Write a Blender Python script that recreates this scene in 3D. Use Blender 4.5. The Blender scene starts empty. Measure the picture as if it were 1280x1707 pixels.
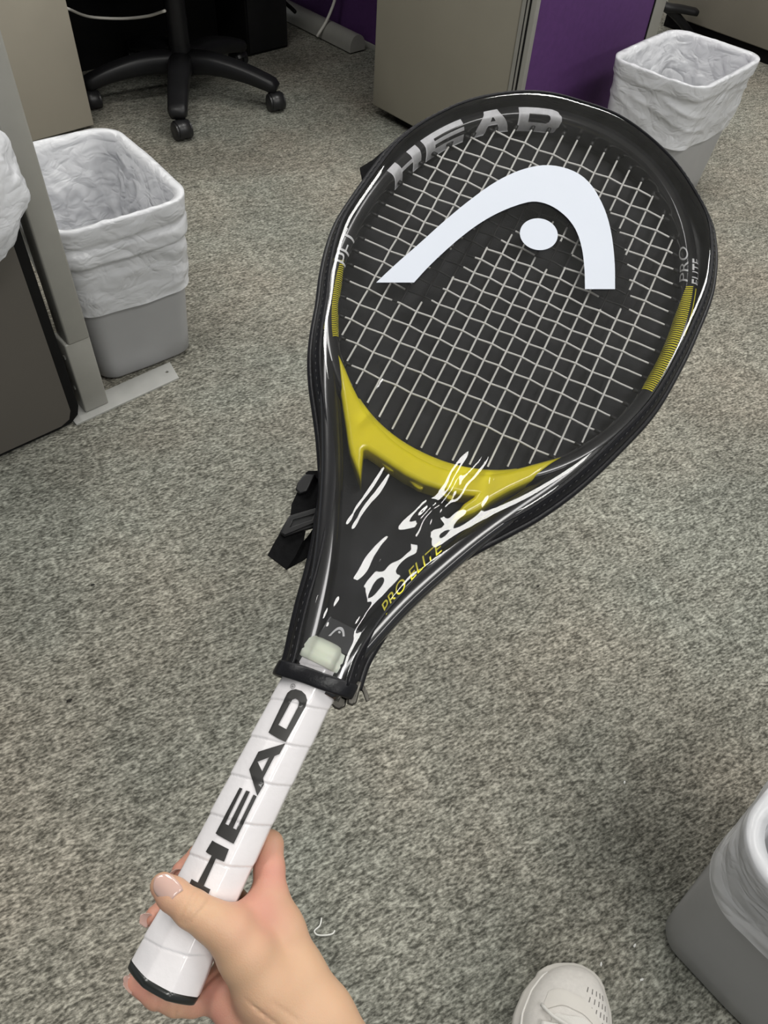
import bpy, bmesh, math, random
import numpy as np
from mathutils import Vector, Matrix, noise as mnoise

random.seed(7)
rng = np.random.default_rng(7)
scene = bpy.context.scene
COL = scene.collection

# ------------------------------------------------------------------ camera
IMW, IMH = 1280.0, 1707.0
F = 1282.0                                     # focal length in pixels
HC = 1.10                                      # height of the lens above the carpet
_d = np.array([-91.0, 1083.0, 1282.0]); _d /= np.linalg.norm(_d)      # gravity in camera axes
_up = -_d
_fw = np.array([0, 0, 1.0]) - _d * _d[2]; _fw /= np.linalg.norm(_fw)
_rt = np.cross(_fw, _up)
RW = np.array([_rt, _fw, _up])                 # camera axes (x right, y down, z ahead) -> world
CAMPOS = np.array([0, 0, HC])
cam_data = bpy.data.cameras.new('camera')
cam_data.sensor_fit = 'HORIZONTAL'; cam_data.sensor_width = 36.0
cam_data.lens = 36.0 * F / IMW
cam_data.clip_start = 0.01; cam_data.clip_end = 60
cam = bpy.data.objects.new('camera', cam_data); COL.objects.link(cam)
_cx, _cy, _cz = RW @ np.array([1, 0, 0]), RW @ np.array([0, -1, 0]), RW @ np.array([0, 0, -1])
cam.matrix_world = Matrix(((_cx[0], _cy[0], _cz[0], 0), (_cx[1], _cy[1], _cz[1], 0), (_cx[2], _cy[2], _cz[2], HC), (0, 0, 0, 1)))
scene.camera = cam

# ------------------------------------------------------------------ world, exposure
world = bpy.data.worlds.new('room_air'); scene.world = world
world.use_nodes = True
world.node_tree.nodes['Background'].inputs[0].default_value = (0.93, 0.97, 1.0, 1)
world.node_tree.nodes['Background'].inputs[1].default_value = 0.30
vs = scene.view_settings
vs.view_transform = 'Standard'; vs.look = 'None'; vs.gamma = 1.0; vs.exposure = 0.14
vs.use_curve_mapping = False
LAMP = 12.5                                     # ceiling diffuser strength
S2 = math.sqrt(0.5)

def W(a, b, z=0.0):
    """room axes (a: along the aisle walls, b: across) -> world"""
    return np.array([(a + b) * S2, (a - b) * S2, z])
def ray(x, y): return RW @ np.array([(x - IMW / 2) / F, (y - IMH / 2) / F, 1.0])
def at(x, y, z=0.0):
    r = ray(x, y); return CAMPOS + r * (z - HC) / r[2]

# ------------------------------------------------------------------ materials
MATS = {}
def mat(name, col, rough=0.5, metal=0.0, var=0.06, vscale=30.0, bump=0.0, bscale=200.0, coat=0.0, spec=0.5, sss=0.0, trans=0.0, coatr=0.05):
    if name in MATS: return MATS[name]
    m = bpy.data.materials.new(name); m.use_nodes = True
    nt = m.node_tree; bs = nt.nodes['Principled BSDF']
    bs.inputs['Roughness'].default_value = rough; bs.inputs['Metallic'].default_value = metal
    bs.inputs['Coat Weight'].default_value = coat; bs.inputs['Coat Roughness'].default_value = coatr
    bs.inputs['Specular IOR Level'].default_value = spec
    if sss: 
        bs.inputs['Subsurface Weight'].default_value = sss
        bs.inputs['Subsurface Radius'].default_value = (0.010, 0.004, 0.002)
        bs.inputs['Subsurface Scale'].default_value = 0.6
    bs.inputs['Transmission Weight'].default_value = trans
    tc = nt.nodes.new('ShaderNodeTexCoord')
    nz = nt.nodes.new('ShaderNodeTexNoise'); nz.inputs['Scale'].default_value = vscale; nz.inputs['Detail'].default_value = 4
    nt.links.new(tc.outputs['Object'], nz.inputs['Vector'])
    cr = nt.nodes.new('ShaderNodeValToRGB')
    cr.color_ramp.elements[0].position = 0.3; cr.color_ramp.elements[1].position = 0.7
    cr.color_ramp.elements[0].color = tuple(c * (1 - var) for c in col) + (1,)
    cr.color_ramp.elements[1].color = tuple(min(1, c * (1 + var)) for c in col) + (1,)
    nt.links.new(nz.outputs['Fac'], cr.inputs['Fac']); nt.links.new(cr.outputs['Color'], bs.inputs['Base Color'])
    if bump:
        n2 = nt.nodes.new('ShaderNodeTexNoise'); n2.inputs['Scale'].default_value = bscale; n2.inputs['Detail'].default_value = 3
        nt.links.new(tc.outputs['Object'], n2.inputs['Vector'])
        bp = nt.nodes.new('ShaderNodeBump'); bp.inputs['Strength'].default_value = bump; bp.inputs['Distance'].default_value = 0.001
        nt.links.new(n2.outputs['Fac'], bp.inputs['Height']); nt.links.new(bp.outputs['Normal'], bs.inputs['Normal'])
    MATS[name] = m
    return m

def carpet_mat():
    m = bpy.data.materials.new('loop_pile_carpet'); m.use_nodes = True
    nt = m.node_tree; N = nt.nodes; L = nt.links; bs = N['Principled BSDF']
    bs.inputs['Roughness'].default_value = 0.95; bs.inputs['Specular IOR Level'].default_value = 0.12
    tc = N.new('ShaderNodeTexCoord')
    mp = N.new('ShaderNodeMapping'); mp.vector_type = 'TEXTURE'; mp.inputs['Rotation'].default_value = (0, 0, math.radians(30)); mp.inputs['Scale'].default_value = (1.75, 0.85, 1)
    L.new(tc.outputs['Object'], mp.inputs['Vector'])
    def nz(scale, det, vec, rough=0.6):
        n = N.new('ShaderNodeTexNoise'); n.inputs['Scale'].default_value = scale; n.inputs['Detail'].default_value = det; n.inputs['Roughness'].default_value = rough
        L.new(vec, n.inputs['Vector']); return n.outputs['Fac']
    fine = nz(235, 2, mp.outputs['Vector']); mid = nz(70, 3, mp.outputs['Vector']); blot = nz(15, 3, mp.outputs['Vector'])
    big = nz(3.2, 4, tc.outputs['Object']); tint = nz(1.7, 3, tc.outputs['Object'])
    vo = N.new('ShaderNodeTexVoronoi'); vo.inputs['Scale'].default_value = 230; L.new(mp.outputs['Vector'], vo.inputs['Vector'])
    def mth(op, a, b):
        n = N.new('ShaderNodeMath'); n.operation = op
        for i, q in enumerate((a, b)):
            if isinstance(q, (int, float)): n.inputs[i].default_value = q
            else: L.new(q, n.inputs[i])
        return n.outputs[0]
    s = mth('ADD', mth('MULTIPLY', fine, 0.62), mth('MULTIPLY', mid, 0.38))
    s = mth('SUBTRACT', s, mth('MULTIPLY', vo.outputs['Distance'], 0.10))
    s = mth('ADD', s, mth('MULTIPLY', mth('SUBTRACT', blot, 0.5), 0.10))
    cr = N.new('ShaderNodeValToRGB'); e = cr.color_ramp.elements
    e[0].position = 0.33; e[0].color = (0.074, 0.072, 0.062, 1)
    e[1].position = 0.60; e[1].color = (0.43, 0.42, 0.372, 1)
    k = e.new(0.45); k.color = (0.200, 0.195, 0.170, 1)
    L.new(s, cr.inputs['Fac'])
    cr2 = N.new('ShaderNodeValToRGB'); e = cr2.color_ramp.elements
    e[0].position = 0.3; e[0].color = (0.80, 0.80, 0.80, 1); e[1].position = 0.65; e[1].color = (1.08, 1.08, 1.08, 1)
    L.new(big, cr2.inputs['Fac'])
    cr3 = N.new('ShaderNodeValToRGB'); e = cr3.color_ramp.elements
    e[0].position = 0.38; e[0].color = (0.96, 1.0, 0.98, 1); e[1].position = 0.68; e[1].color = (1.05, 0.98, 0.92, 1)
    L.new(tint, cr3.inputs['Fac'])
    def mul(a, b):
        n = N.new('ShaderNodeMix'); n.data_type = 'RGBA'; n.blend_type = 'MULTIPLY'; n.inputs[0].default_value = 1.0; n.clamp_result = False
        L.new(a, n.inputs[6]); L.new(b, n.inputs[7]); return n.outputs[2]
    L.new(mul(mul(cr.outputs['Color'], cr2.outputs['Color']), cr3.outputs['Color']), bs.inputs['Base Color'])
    bp = N.new('ShaderNodeBump'); bp.inputs['Strength'].default_value = 0.9; bp.inputs['Distance'].default_value = 0.004
    L.new(s, bp.inputs['Height']); L.new(bp.outputs['Normal'], bs.inputs['Normal'])
    return m

def clear_film(name, haze=0.03, tint=0.9, rough=0.03, ior=1.5, gain=1.0):
    m = bpy.data.materials.new(name); m.use_nodes = True
    nt = m.node_tree; N = nt.nodes; L = nt.links
    for n in list(N): N.remove(n)
    out = N.new('ShaderNodeOutputMaterial')
    tr = N.new('ShaderNodeBsdfTransparent'); tr.inputs[0].default_value = (tint, tint, tint * 1.01, 1)
    df = N.new('ShaderNodeBsdfDiffuse'); df.inputs[0].default_value = (0.8, 0.82, 0.85, 1)
    m1 = N.new('ShaderNodeMixShader')
    tc = N.new('ShaderNodeTexCoord'); nz = N.new('ShaderNodeTexNoise'); nz.inputs['Scale'].default_value = 45; nz.inputs['Detail'].default_value = 5
    L.new(tc.outputs['Object'], nz.inputs['Vector'])
    mr = N.new('ShaderNodeMapRange'); mr.inputs['From Min'].default_value = 0.3; mr.inputs['From Max'].default_value = 0.75
    mr.inputs['To Min'].default_value = haze * 0.6; mr.inputs['To Max'].default_value = haze * 1.5
    L.new(nz.outputs['Fac'], mr.inputs['Value']); L.new(mr.outputs[0], m1.inputs[0])
    L.new(tr.outputs[0], m1.inputs[1]); L.new(df.outputs[0], m1.inputs[2])
    gl = N.new('ShaderNodeBsdfGlossy'); gl.inputs['Roughness'].default_value = rough; gl.inputs[0].default_value = (1, 1, 1, 1)
    fr = N.new('ShaderNodeFresnel'); fr.inputs['IOR'].default_value = ior
    mm = N.new('ShaderNodeMath'); mm.operation = 'MULTIPLY'; mm.inputs[1].default_value = gain; mm.use_clamp = True
    L.new(fr.outputs[0], mm.inputs[0])
    m2 = N.new('ShaderNodeMixShader'); L.new(mm.outputs[0], m2.inputs[0]); L.new(m1.outputs[0], m2.inputs[1]); L.new(gl.outputs[0], m2.inputs[2])
    L.new(m2.outputs[0], out.inputs['Surface'])
    return m

def bag_mat(name, alpha=0.12, col=(0.86, 0.87, 0.90)):
    m = bpy.data.materials.new(name); m.use_nodes = True
    nt = m.node_tree; N = nt.nodes; L = nt.links; bs = N['Principled BSDF']
    out = N['Material Output']
    bs.inputs['Base Color'].default_value = col + (1,)
    bs.inputs['Roughness'].default_value = 0.26
    bs.inputs['Specular IOR Level'].default_value = 0.55
    tc = N.new('ShaderNodeTexCoord'); nz = N.new('ShaderNodeTexNoise'); nz.inputs['Scale'].default_value = 26; nz.inputs['Detail'].default_value = 4; nz.inputs['Distortion'].default_value = 1.4
    mp = N.new('ShaderNodeMapping'); mp.inputs['Scale'].default_value = (1, 1, 1.6); L.new(tc.outputs['Object'], mp.inputs['Vector']); L.new(mp.outputs[0], nz.inputs['Vector'])
    nz.inputs['Scale'].default_value = 6.5; nz.inputs['Detail'].default_value = 2.0; nz.inputs['Distortion'].default_value = 0.5
    n3 = N.new('ShaderNodeTexNoise'); n3.inputs['Scale'].default_value = 20; n3.inputs['Detail'].default_value = 2; n3.inputs['Distortion'].default_value = 0.8; L.new(mp.outputs[0], n3.inputs['Vector'])
    def crease_(src):
        a = N.new('ShaderNodeMath'); a.operation = 'SUBTRACT'; a.inputs[1].default_value = 0.5; L.new(src, a.inputs[0])
        b = N.new('ShaderNodeMath'); b.operation = 'ABSOLUTE'; L.new(a.outputs[0], b.inputs[0]); return b.outputs[0]
    ad = N.new('ShaderNodeMath'); ad.operation = 'MULTIPLY_ADD'; ad.inputs[1].default_value = 0.25; L.new(crease_(n3.outputs['Fac']), ad.inputs[0]); L.new(crease_(nz.outputs['Fac']), ad.inputs[2])
    bp = N.new('ShaderNodeBump'); bp.inputs['Strength'].default_value = 0.7; bp.inputs['Distance'].default_value = 0.04
    L.new(ad.outputs[0], bp.inputs['Height']); L.new(bp.outputs['Normal'], bs.inputs['Normal'])
    tl = N.new('ShaderNodeBsdfTranslucent'); tl.inputs[0].default_value = (0.86, 0.87, 0.9, 1)
    mx = N.new('ShaderNodeMixShader'); mx.inputs[0].default_value = 0.28
    L.new(bs.outputs[0], mx.inputs[1]); L.new(tl.outputs[0], mx.inputs[2])
    tr = N.new('ShaderNodeBsdfTransparent'); m2 = N.new('ShaderNodeMixShader'); m2.inputs[0].default_value = alpha
    L.new(mx.outputs[0], m2.inputs[1]); L.new(tr.outputs[0], m2.inputs[2]); L.new(m2.outputs[0], out.inputs['Surface'])
    return m

def emit_mat(name, col, strength):
    m = bpy.data.materials.new(name); m.use_nodes = True
    bs = m.node_tree.nodes['Principled BSDF']
    bs.inputs['Base Color'].default_value = (0.8, 0.8, 0.8, 1)
    bs.inputs['Emission Color'].default_value = col + (1,); bs.inputs['Emission Strength'].default_value = strength
    return m

# ------------------------------------------------------------------ mesh helpers
def mesh_obj(name, verts, faces, material=None, parent=None, smooth=True, mats=None, fmats=None):
    me = bpy.data.meshes.new(name)
    me.from_pydata([tuple(map(float, v)) for v in verts], [], [tuple(int(i) for i in f) for f in faces])
    if mats:
        for m in mats: me.materials.append(m)
        if fmats is not None: me.polygons.foreach_set('material_index', np.asarray(fmats, dtype=np.int32))
    elif material: me.materials.append(material)
    if smooth: me.polygons.foreach_set('use_smooth', [True] * len(me.polygons))
    me.update()
    o = bpy.data.objects.new(name, me); COL.objects.link(o)
    if parent: o.parent = parent
    return o

def bm_obj(name, bm, material, parent=None, smooth=False, angle=None):
    me = bpy.data.meshes.new(name)
    bmesh.ops.recalc_face_normals(bm, faces=bm.faces)
    bm.to_mesh(me); bm.free()
    me.materials.append(material)
    if smooth:
        me.polygons.foreach_set('use_smooth', [True] * len(me.polygons))
        if angle: me.set_sharp_from_angle(angle=math.radians(angle))
    o = bpy.data.objects.new(name, me); COL.objects.link(o)
    if parent: o.parent = parent
    return o

def box_bm(cx, cy, cz, sx, sy, sz, bevel=0.0, seg=2, bm=None):
    bm = bm or bmesh.new()
    g = bmesh.ops.create_cube(bm, size=1.0)
    vs_ = g['verts']
    for v in vs_: v.co = Vector((v.co.x * sx + cx, v.co.y * sy + cy, v.co.z * sz + cz))
    if bevel:
        es = list({e for v in vs_ for e in v.link_edges})
        bmesh.ops.bevel(bm, geom=es, offset=bevel, segments=seg, profile=0.5, affect='EDGES')
    return bm

def box(name, lo, hi, material, parent=None, bevel=0.004, seg=2):
    c = [(lo[i] + hi[i]) / 2 for i in range(3)]; s = [hi[i] - lo[i] for i in range(3)]
    return bm_obj(name, box_bm(*c, *s, bevel=bevel, seg=seg), material, parent, smooth=True, angle=50)

def frames(path, closed=False, up=None):
    P = np.asarray(path, float); n = len(P)
    if closed: T = np.roll(P, -1, 0) - np.roll(P, 1, 0)
    else:
        T = np.gradient(P, axis=0)
    T /= np.linalg.norm(T, axis=1)[:, None] + 1e-12
    if up is not None:
        U = np.tile(np.asarray(up, float), (n, 1))
        A = np.cross(T, U); A /= np.linalg.norm(A, axis=1)[:, None] + 1e-12
        B = np.cross(A, T)
    else:
        A = np.zeros_like(P); a0 = np.cross(T[0], [0, 0, 1.0])
        if np.linalg.norm(a0) < 1e-3: a0 = np.cross(T[0], [0, 1.0, 0])
        A[0] = a0 / np.linalg.norm(a0)
        for i in range(1, n):
            a = A[i - 1] - T[i] * (A[i - 1] @ T[i]); A[i] = a / (np.linalg.norm(a) + 1e-12)
        B = np.cross(T, A)
    return P, T, A, B

def sweep(path, prof, closed=False, up=None, cap=True):
    """prof: (m,2) or per-point (n,m,2) profile in (A,B) frame"""
    P, T, A, B = frames(path, closed, up); n = len(P)
    prof = np.asarray(prof, float)
    if prof.ndim == 2: prof = np.tile(prof[None], (n, 1, 1))
    m = prof.shape[1]
    V = P[:, None] + A[:, None] * prof[:, :, 0:1] + B[:, None] * prof[:, :, 1:2]
    V = V.reshape(-1, 3); Fc = []
    for i in range(n if closed else n - 1):
        j = (i + 1) % n
        for k in range(m):
            l = (k + 1) % m
            Fc.append((i * m + k, i * m + l, j * m + l, j * m + k))
    if cap and not closed:
        Fc.append(tuple(range(m))[::-1]); Fc.append(tuple(range((n - 1) * m, n * m)))
    return V, Fc

def circ(r, m=8, ry=None):
    t = np.linspace(0, 2 * math.pi, m, endpoint=False)
    return np.stack([r * np.cos(t), (ry or r) * np.sin(t)], 1)

def tube(name, path, r, material, parent=None, m=8, closed=False, up=None, ry=None):
    if np.ndim(r): prof = np.stack([circ(q, m) for q in r])
    else: prof = circ(r, m, ry)
    V, Fc = sweep(path, prof, closed, up)
    return mesh_obj(name, V, Fc, material, parent)

def catmull(pts, n, closed=False):
    P = np.asarray(pts, float); N = len(P); out = []
    d = np.linalg.norm(np.diff(P, axis=0), axis=1)
    s = np.concatenate([[0], np.cumsum(d)]); L = s[-1]
    for q in np.linspace(0, L, n):
        i = min(max(int(np.searchsorted(s, q) - 1), 0), N - 2)
        t = (q - s[i]) / (s[i + 1] - s[i] + 1e-12)
        p0 = P[max(i - 1, 0)]; p1 = P[i]; p2 = P[i + 1]; p3 = P[min(i + 2, N - 1)]
        l0 = s[i] - s[max(i - 1, 0)]; l1 = s[i + 1] - s[i]; l2 = s[min(i + 2, N - 1)] - s[i + 1]
        m1 = (p2 - p0) / (l0 + l1) * l1; m2 = (p3 - p1) / (l1 + l2) * l1
        out.append((2 * t**3 - 3 * t**2 + 1) * p1 + (t**3 - 2 * t**2 + t) * m1 + (-2 * t**3 + 3 * t**2) * p2 + (t**3 - t**2) * m2)
    return np.array(out)

def rings_mesh(rings, closed_u=True, cap0=False, cap1=False):
    R_ = np.asarray(rings, float); n, m = R_.shape[:2]
    V = R_.reshape(-1, 3); Fc = []
    for i in range(n - 1):
        for k in range(m if closed_u else m - 1):
            l = (k + 1) % m
            Fc.append((i * m + k, i * m + l, (i + 1) * m + l, (i + 1) * m + k))
    if cap0: Fc.append(tuple(range(m))[::-1])
    if cap1: Fc.append(tuple(range((n - 1) * m, n * m)))
    return V, Fc

def rrect(w, d, r, n=96):
    """rounded rectangle, n points evenly by angle-ish around"""
    t = np.linspace(0, 1, n, endpoint=False)
    hw, hd = w / 2 - r, d / 2 - r
    segs = [(2 * hd), (math.pi * r / 2), (2 * hw), (math.pi * r / 2)] * 2
    L = sum(segs); out = []
    cs = [(hw, hd), (-hw, hd), (-hw, -hd), (hw, -hd)]
    starts = np.cumsum([0] + segs)
    for q in t * L:
        i = int(np.searchsorted(starts, q, side='right') - 1); s = q - starts[i]
        j = i // 2
        if i % 2 == 0:
            f_ = s / (segs[i] + 1e-9)
            a = [(hw + r, -hd), (hw, hd + r), (-hw - r, hd), (-hw, -hd - r)][j]
            b = [(hw + r, hd), (-hw, hd + r), (-hw - r, -hd), (hw, -hd - r)][j]
            out.append((a[0] + (b[0] - a[0]) * f_, a[1] + (b[1] - a[1]) * f_))
        else:
            ang = j * math.pi / 2 + s / r
            out.append((cs[j][0] + r * math.cos(ang), cs[j][1] + r * math.sin(ang)))
    return np.array(out)

def fill2d(loops, extrude=0.0, bevel=0.0, res=2):
    """fill closed 2-D loops (holes allowed) -> verts (n,3), faces"""
    cu = bpy.data.curves.new('tmp_fill', 'CURVE'); cu.dimensions = '2D'; cu.fill_mode = 'BOTH'
    cu.extrude = extrude; cu.bevel_depth = bevel; cu.bevel_resolution = res
    for lp in loops:
        sp = cu.splines.new('POLY'); sp.points.add(len(lp) - 1)
        for p, q in zip(sp.points, lp): p.co = (q[0], q[1], 0, 1)
        sp.use_cyclic_u = True
    o = bpy.data.objects.new('tmp_fill', cu); COL.objects.link(o)
    dg = bpy.context.evaluated_depsgraph_get(); dg.update()
    me = bpy.data.meshes.new_from_object(o.evaluated_get(dg))
    V = np.array([v.co[:] for v in me.vertices]).reshape(-1, 3); Fc = [tuple(p.vertices) for p in me.polygons]
    bpy.data.objects.remove(o); bpy.data.curves.remove(cu); bpy.data.meshes.remove(me)
    return V, Fc

def decal(name, loops, mapfn, material, parent, du=None, dv=None, smooth=True):
    """flat print: fill the loops, cut finely, lay every vertex on the surface by mapfn"""
    V, Fc = fill2d(loops)
    me = bpy.data.meshes.new(name); me.from_pydata(V.tolist(), [], Fc)
    bm = bmesh.new(); bm.from_mesh(me); bmesh.ops.remove_doubles(bm, verts=bm.verts, dist=1e-7)
    for ax, st in ((0, du), (1, dv)):
        if not st: continue
        lo = min(v.co[ax] for v in bm.verts); hi = max(v.co[ax] for v in bm.verts)
        no = (1, 0, 0) if ax == 0 else (0, 1, 0)
        for q in np.arange(math.ceil(lo / st) * st, hi, st):
            co = (q, 0, 0) if ax == 0 else (0, q, 0)
            bmesh.ops.bisect_plane(bm, geom=bm.verts[:] + bm.edges[:] + bm.faces[:], plane_co=co, plane_no=no)
    for v in bm.verts: v.co = Vector(mapfn(v.co.x, v.co.y))
    bm.to_mesh(me); bm.free()
    me.materials.append(material)
    if smooth: me.polygons.foreach_set('use_smooth', [True] * len(me.polygons))
    o = bpy.data.objects.new(name, me); COL.objects.link(o); o.parent = parent
    return o

def text_loops(txt, shear=0.0):
    """outline of a line of text as filled mesh -> (V,F) normalised to height 1"""
    cu = bpy.data.curves.new('tmp_text', 'FONT'); cu.body = txt; cu.size = 1.0; cu.shear = shear; cu.fill_mode = 'FRONT'
    o = bpy.data.objects.new('tmp_text', cu); COL.objects.link(o)
    dg = bpy.context.evaluated_depsgraph_get(); dg.update()
    me = bpy.data.meshes.new_from_object(o.evaluated_get(dg))
    V = np.array([v.co[:] for v in me.vertices]).reshape(-1, 3); Fc = [tuple(p.vertices) for p in me.polygons]
    bpy.data.objects.remove(o); bpy.data.curves.remove(cu); bpy.data.meshes.remove(me)
    V -= V.min(0); V[:, 1] /= V[:, 1].max(); w = V[:, 0].max(); V[:, 0] /= w
    return V, Fc

def mapped_mesh(name, V, Fc, mapfn, material, parent):
    return mesh_obj(name, [mapfn(v[0], v[1]) for v in V], Fc, material, parent)

def tag(o, label, cat, group=None, kind=None):
    if label: o['label'] = label
    if cat: o['category'] = cat
    if group: o['group'] = group
    if kind: o['kind'] = kind
    return o
def empty(name, loc=(0, 0, 0), rz=0.0):
    o = bpy.data.objects.new(name, None); COL.objects.link(o); o.location = loc; o.rotation_euler = (0, 0, rz)
    o.empty_display_size = 0.05
    return o
def struct(o): o['kind'] = 'structure'; return o

# room-aligned empty: its local x = a axis, local y = -b axis (rotated 45 degrees)
def room_empty(name, a, b, z=0.0, extra=0.0):
    return empty(name, tuple(W(a, b, z)), math.radians(45 + extra))
# local coordinates inside a room_empty placed at (a0,b0): x = a-a0, y = -(b-b0)

# ------------------------------------------------------------------ the room
M_carpet = carpet_mat()
fl = mesh_obj('floor', [(-6, -3, 0), (6, -3, 0), (6, 8, 0), (-6, 8, 0)], [(0, 1, 2, 3)], M_carpet, smooth=False); struct(fl)
M_ceil = mat('ceiling_tile', (0.72, 0.72, 0.70), 0.9)
ce = box('ceiling', (-6, -3, 2.70), (6, 8, 2.75), M_ceil, bevel=0); struct(ce)
M_diff = emit_mat('lamp_diffuser', (1.0, 0.985, 0.95), LAMP)
M_lampframe = mat('lamp_frame', (0.8, 0.8, 0.8), 0.4)
LIGHTS = [(a_, b_) for a_ in (0.1, 2.1, 4.1) for b_ in (-3.2, -1.2, 0.85, 2.85)]
for i, (lx, ly) in enumerate(LIGHTS):
    t = room_empty('ceiling_light', lx, ly, 2.68)
    tag(t, 'bright rectangular ceiling light panel overhead', 'ceiling light', 'ceiling lights')
    box('lamp_frame', (-0.62, -0.29, 0.0), (0.62, 0.29, 0.02), M_lampframe, t, bevel=0.003)
    mesh_obj('diffuser', [(-0.58, -0.25, -0.003), (-0.58, 0.25, -0.003), (0.58, 0.25, -0.003), (0.58, -0.25, -0.003)], [(0, 1, 2, 3)], M_diff, t, smooth=False)

# ---------------- office furniture
M_putty = mat('putty_laminate', (0.235, 0.218, 0.175), 0.5, var=0.03, vscale=6, bump=0.05, bscale=900)
M_beige = mat('beige_laminate', (0.36, 0.33, 0.27), 0.5, var=0.03, vscale=6)
M_alu = mat('grey_painted_metal', (0.30, 0.295, 0.27), 0.42, var=0.03, metal=0.1)
M_plate = mat('foot_plate_metal', (0.42, 0.42, 0.40), 0.45, var=0.05, metal=0.1)
M_purple = mat('purple_fabric', (0.086, 0.027, 0.136), 0.85, var=0.08, vscale=60, bump=0.3, bscale=1500)
M_black = mat('black_plastic', (0.009, 0.009, 0.010), 0.42, var=0.15, vscale=25, spec=0.35)
M_blackm = mat('black_matte', (0.006, 0.006, 0.006), 0.7, var=0.1, spec=0.15)
M_work = mat('worktop_laminate', (0.45, 0.42, 0.36), 0.4)
M_darkbox = mat('dark_taupe_panel', (0.095, 0.086, 0.075), 0.45, var=0.03, vscale=5)
M_screw = mat('steel_screw', (0.5, 0.5, 0.48), 0.3, metal=0.9)
M_white_cable = mat('off_white_cable', (0.62, 0.60, 0.55), 0.45)

# grey pedestal cabinet (face a = 1.763)
t = room_empty('pedestal_cabinet', 1.763, -1.70)
tag(t, 'warm grey pedestal cabinet side panel standing left of the purple partition', 'cabinet')
box('body', (0.0, -0.275, 0.035), (0.34, 0.275, 0.74), M_putty, t, bevel=0.004)
box('plinth', (0.035, -0.255, 0.0), (0.32, 0.20, 0.034), M_blackm, t, bevel=0.003)
# purple partition along a (face b = -1.376)
t = room_empty('purple_partition', 1.763, -1.398)
tag(t, 'purple fabric partition panel with grey metal edges beside the right-hand bin', 'partition')
box('fabric_panel', (0.012, -0.019, 0.02), (0.545, 0.019, 1.25), M_purple, t, bevel=0.003)
box('end_post', (-0.004, -0.0235, 0.0), (0.012, 0.0235, 1.26), M_alu, t, bevel=0.002)
box('end_post', (0.545, -0.023, 0.0), (0.60, 0.023, 1.26), M_alu, t, bevel=0.002)
box('edge_groove', (-0.006, -0.008, 0.0), (-0.003, -0.003, 1.26), M_blackm, t, bevel=0)
box('edge_groove', (-0.006, 0.006, 0.0), (-0.003, 0.008, 1.26), M_blackm, t, bevel=0)
box('edge_groove', (0.5405, -0.0215, 0.0), (0.5465, -0.018, 1.26), M_blackm, t, bevel=0)
# back partition of the desk bay (face a = 2.14)
t = room_empty('desk_back_partition', 2.16, -2.7)
tag(t, 'dark purple partition at the back under the desk behind the round grey foot bar', 'partition')
box('fabric_panel', (-0.018, -1.26, 0.02), (0.018, 1.6, 1.2), M_purple, t, bevel=0.003)
box('bottom_rail', (-0.02, -1.26, 0.0), (0.02, 1.6, 0.02), M_alu, t, bevel=0.002)
# grey half-round foot bar
t = room_empty('foot_bar', 2.075, -2.42)
tag(t, 'grey half-round metal foot bar lying on the carpet along the back partition', 'foot bar')
ang = np.linspace(0, math.pi, 15)
prof = [(-0.036, 0.0)] + [(-0.036 * math.cos(q), 0.016 + 0.04 * math.sin(q)) for q in ang] + [(0.036, 0.0)]
prof = np.array(prof); prof[:, 1] += 0.006
rings = [[(p[0], y, p[1]) for p in prof] for y in (0.0, 1.6)]
V, Fc = rings_mesh(rings, True, True, True)
o = mesh_obj('bar', V, Fc, M_alu, t); o.data.set_sharp_from_angle(angle=math.radians(40))
box('base_strip', (-0.026, 0.02, 0.0), (0.026, 1.6, 0.0065), M_blackm, t, bevel=0)
# unseen desk worktops, added above the frame to shade the chair bay
t = room_empty('shading_worktop', 1.70, -3.0)
tag(t, 'pale laminate desk top added out of view to shade the office chair bay', 'desk')
box('top', (-2.0, -0.72, 0.737), (0.435, 0.5, 0.767), M_work, t, bevel=0.004)
box('shading_return', (0.05, -1.02, 0.737), (0.435, -0.722, 0.767), M_work, t, bevel=0.004)  # second unseen piece, added to darken the purple back partition
box('shade_backing', (-0.71, -0.20, 0.0), (0.30, -0.18, 0.735), M_blackm, t, bevel=0.002)  # black sheet standing in for the deep shade behind the chair
# beige panel closing the desk pedestal, along the aisle
t = room_empty('desk_end_panel', 0.985, -2.385)
tag(t, 'beige laminate desk panel behind the grey post and left-hand bin', 'panel')
box('panel', (-1.2, 0.0, 0.012), (0.0, 0.028, 0.735), M_beige, t, bevel=0.002)
box('dark_bay_return', (-0.026, 0.030, 0.012), (-0.002, 0.43, 0.735), M_blackm, t, bevel=0.002)  # unseen black side sheet, added to keep the under-desk bay dark
# black box in the dark behind the chair
t = room_empty('computer_tower', 1.80, -2.705)
tag(t, 'black box standing in the shadow under the desk behind the chair', 'computer')
box('case', (-0.09, -0.1, 0.0), (0.09, 0.11, 0.40), M_blackm, t, bevel=0.006)
box('front_panel', (-0.085, -0.106, 0.01), (0.085, -0.099, 0.39), M_black, t, bevel=0.003)
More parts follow.
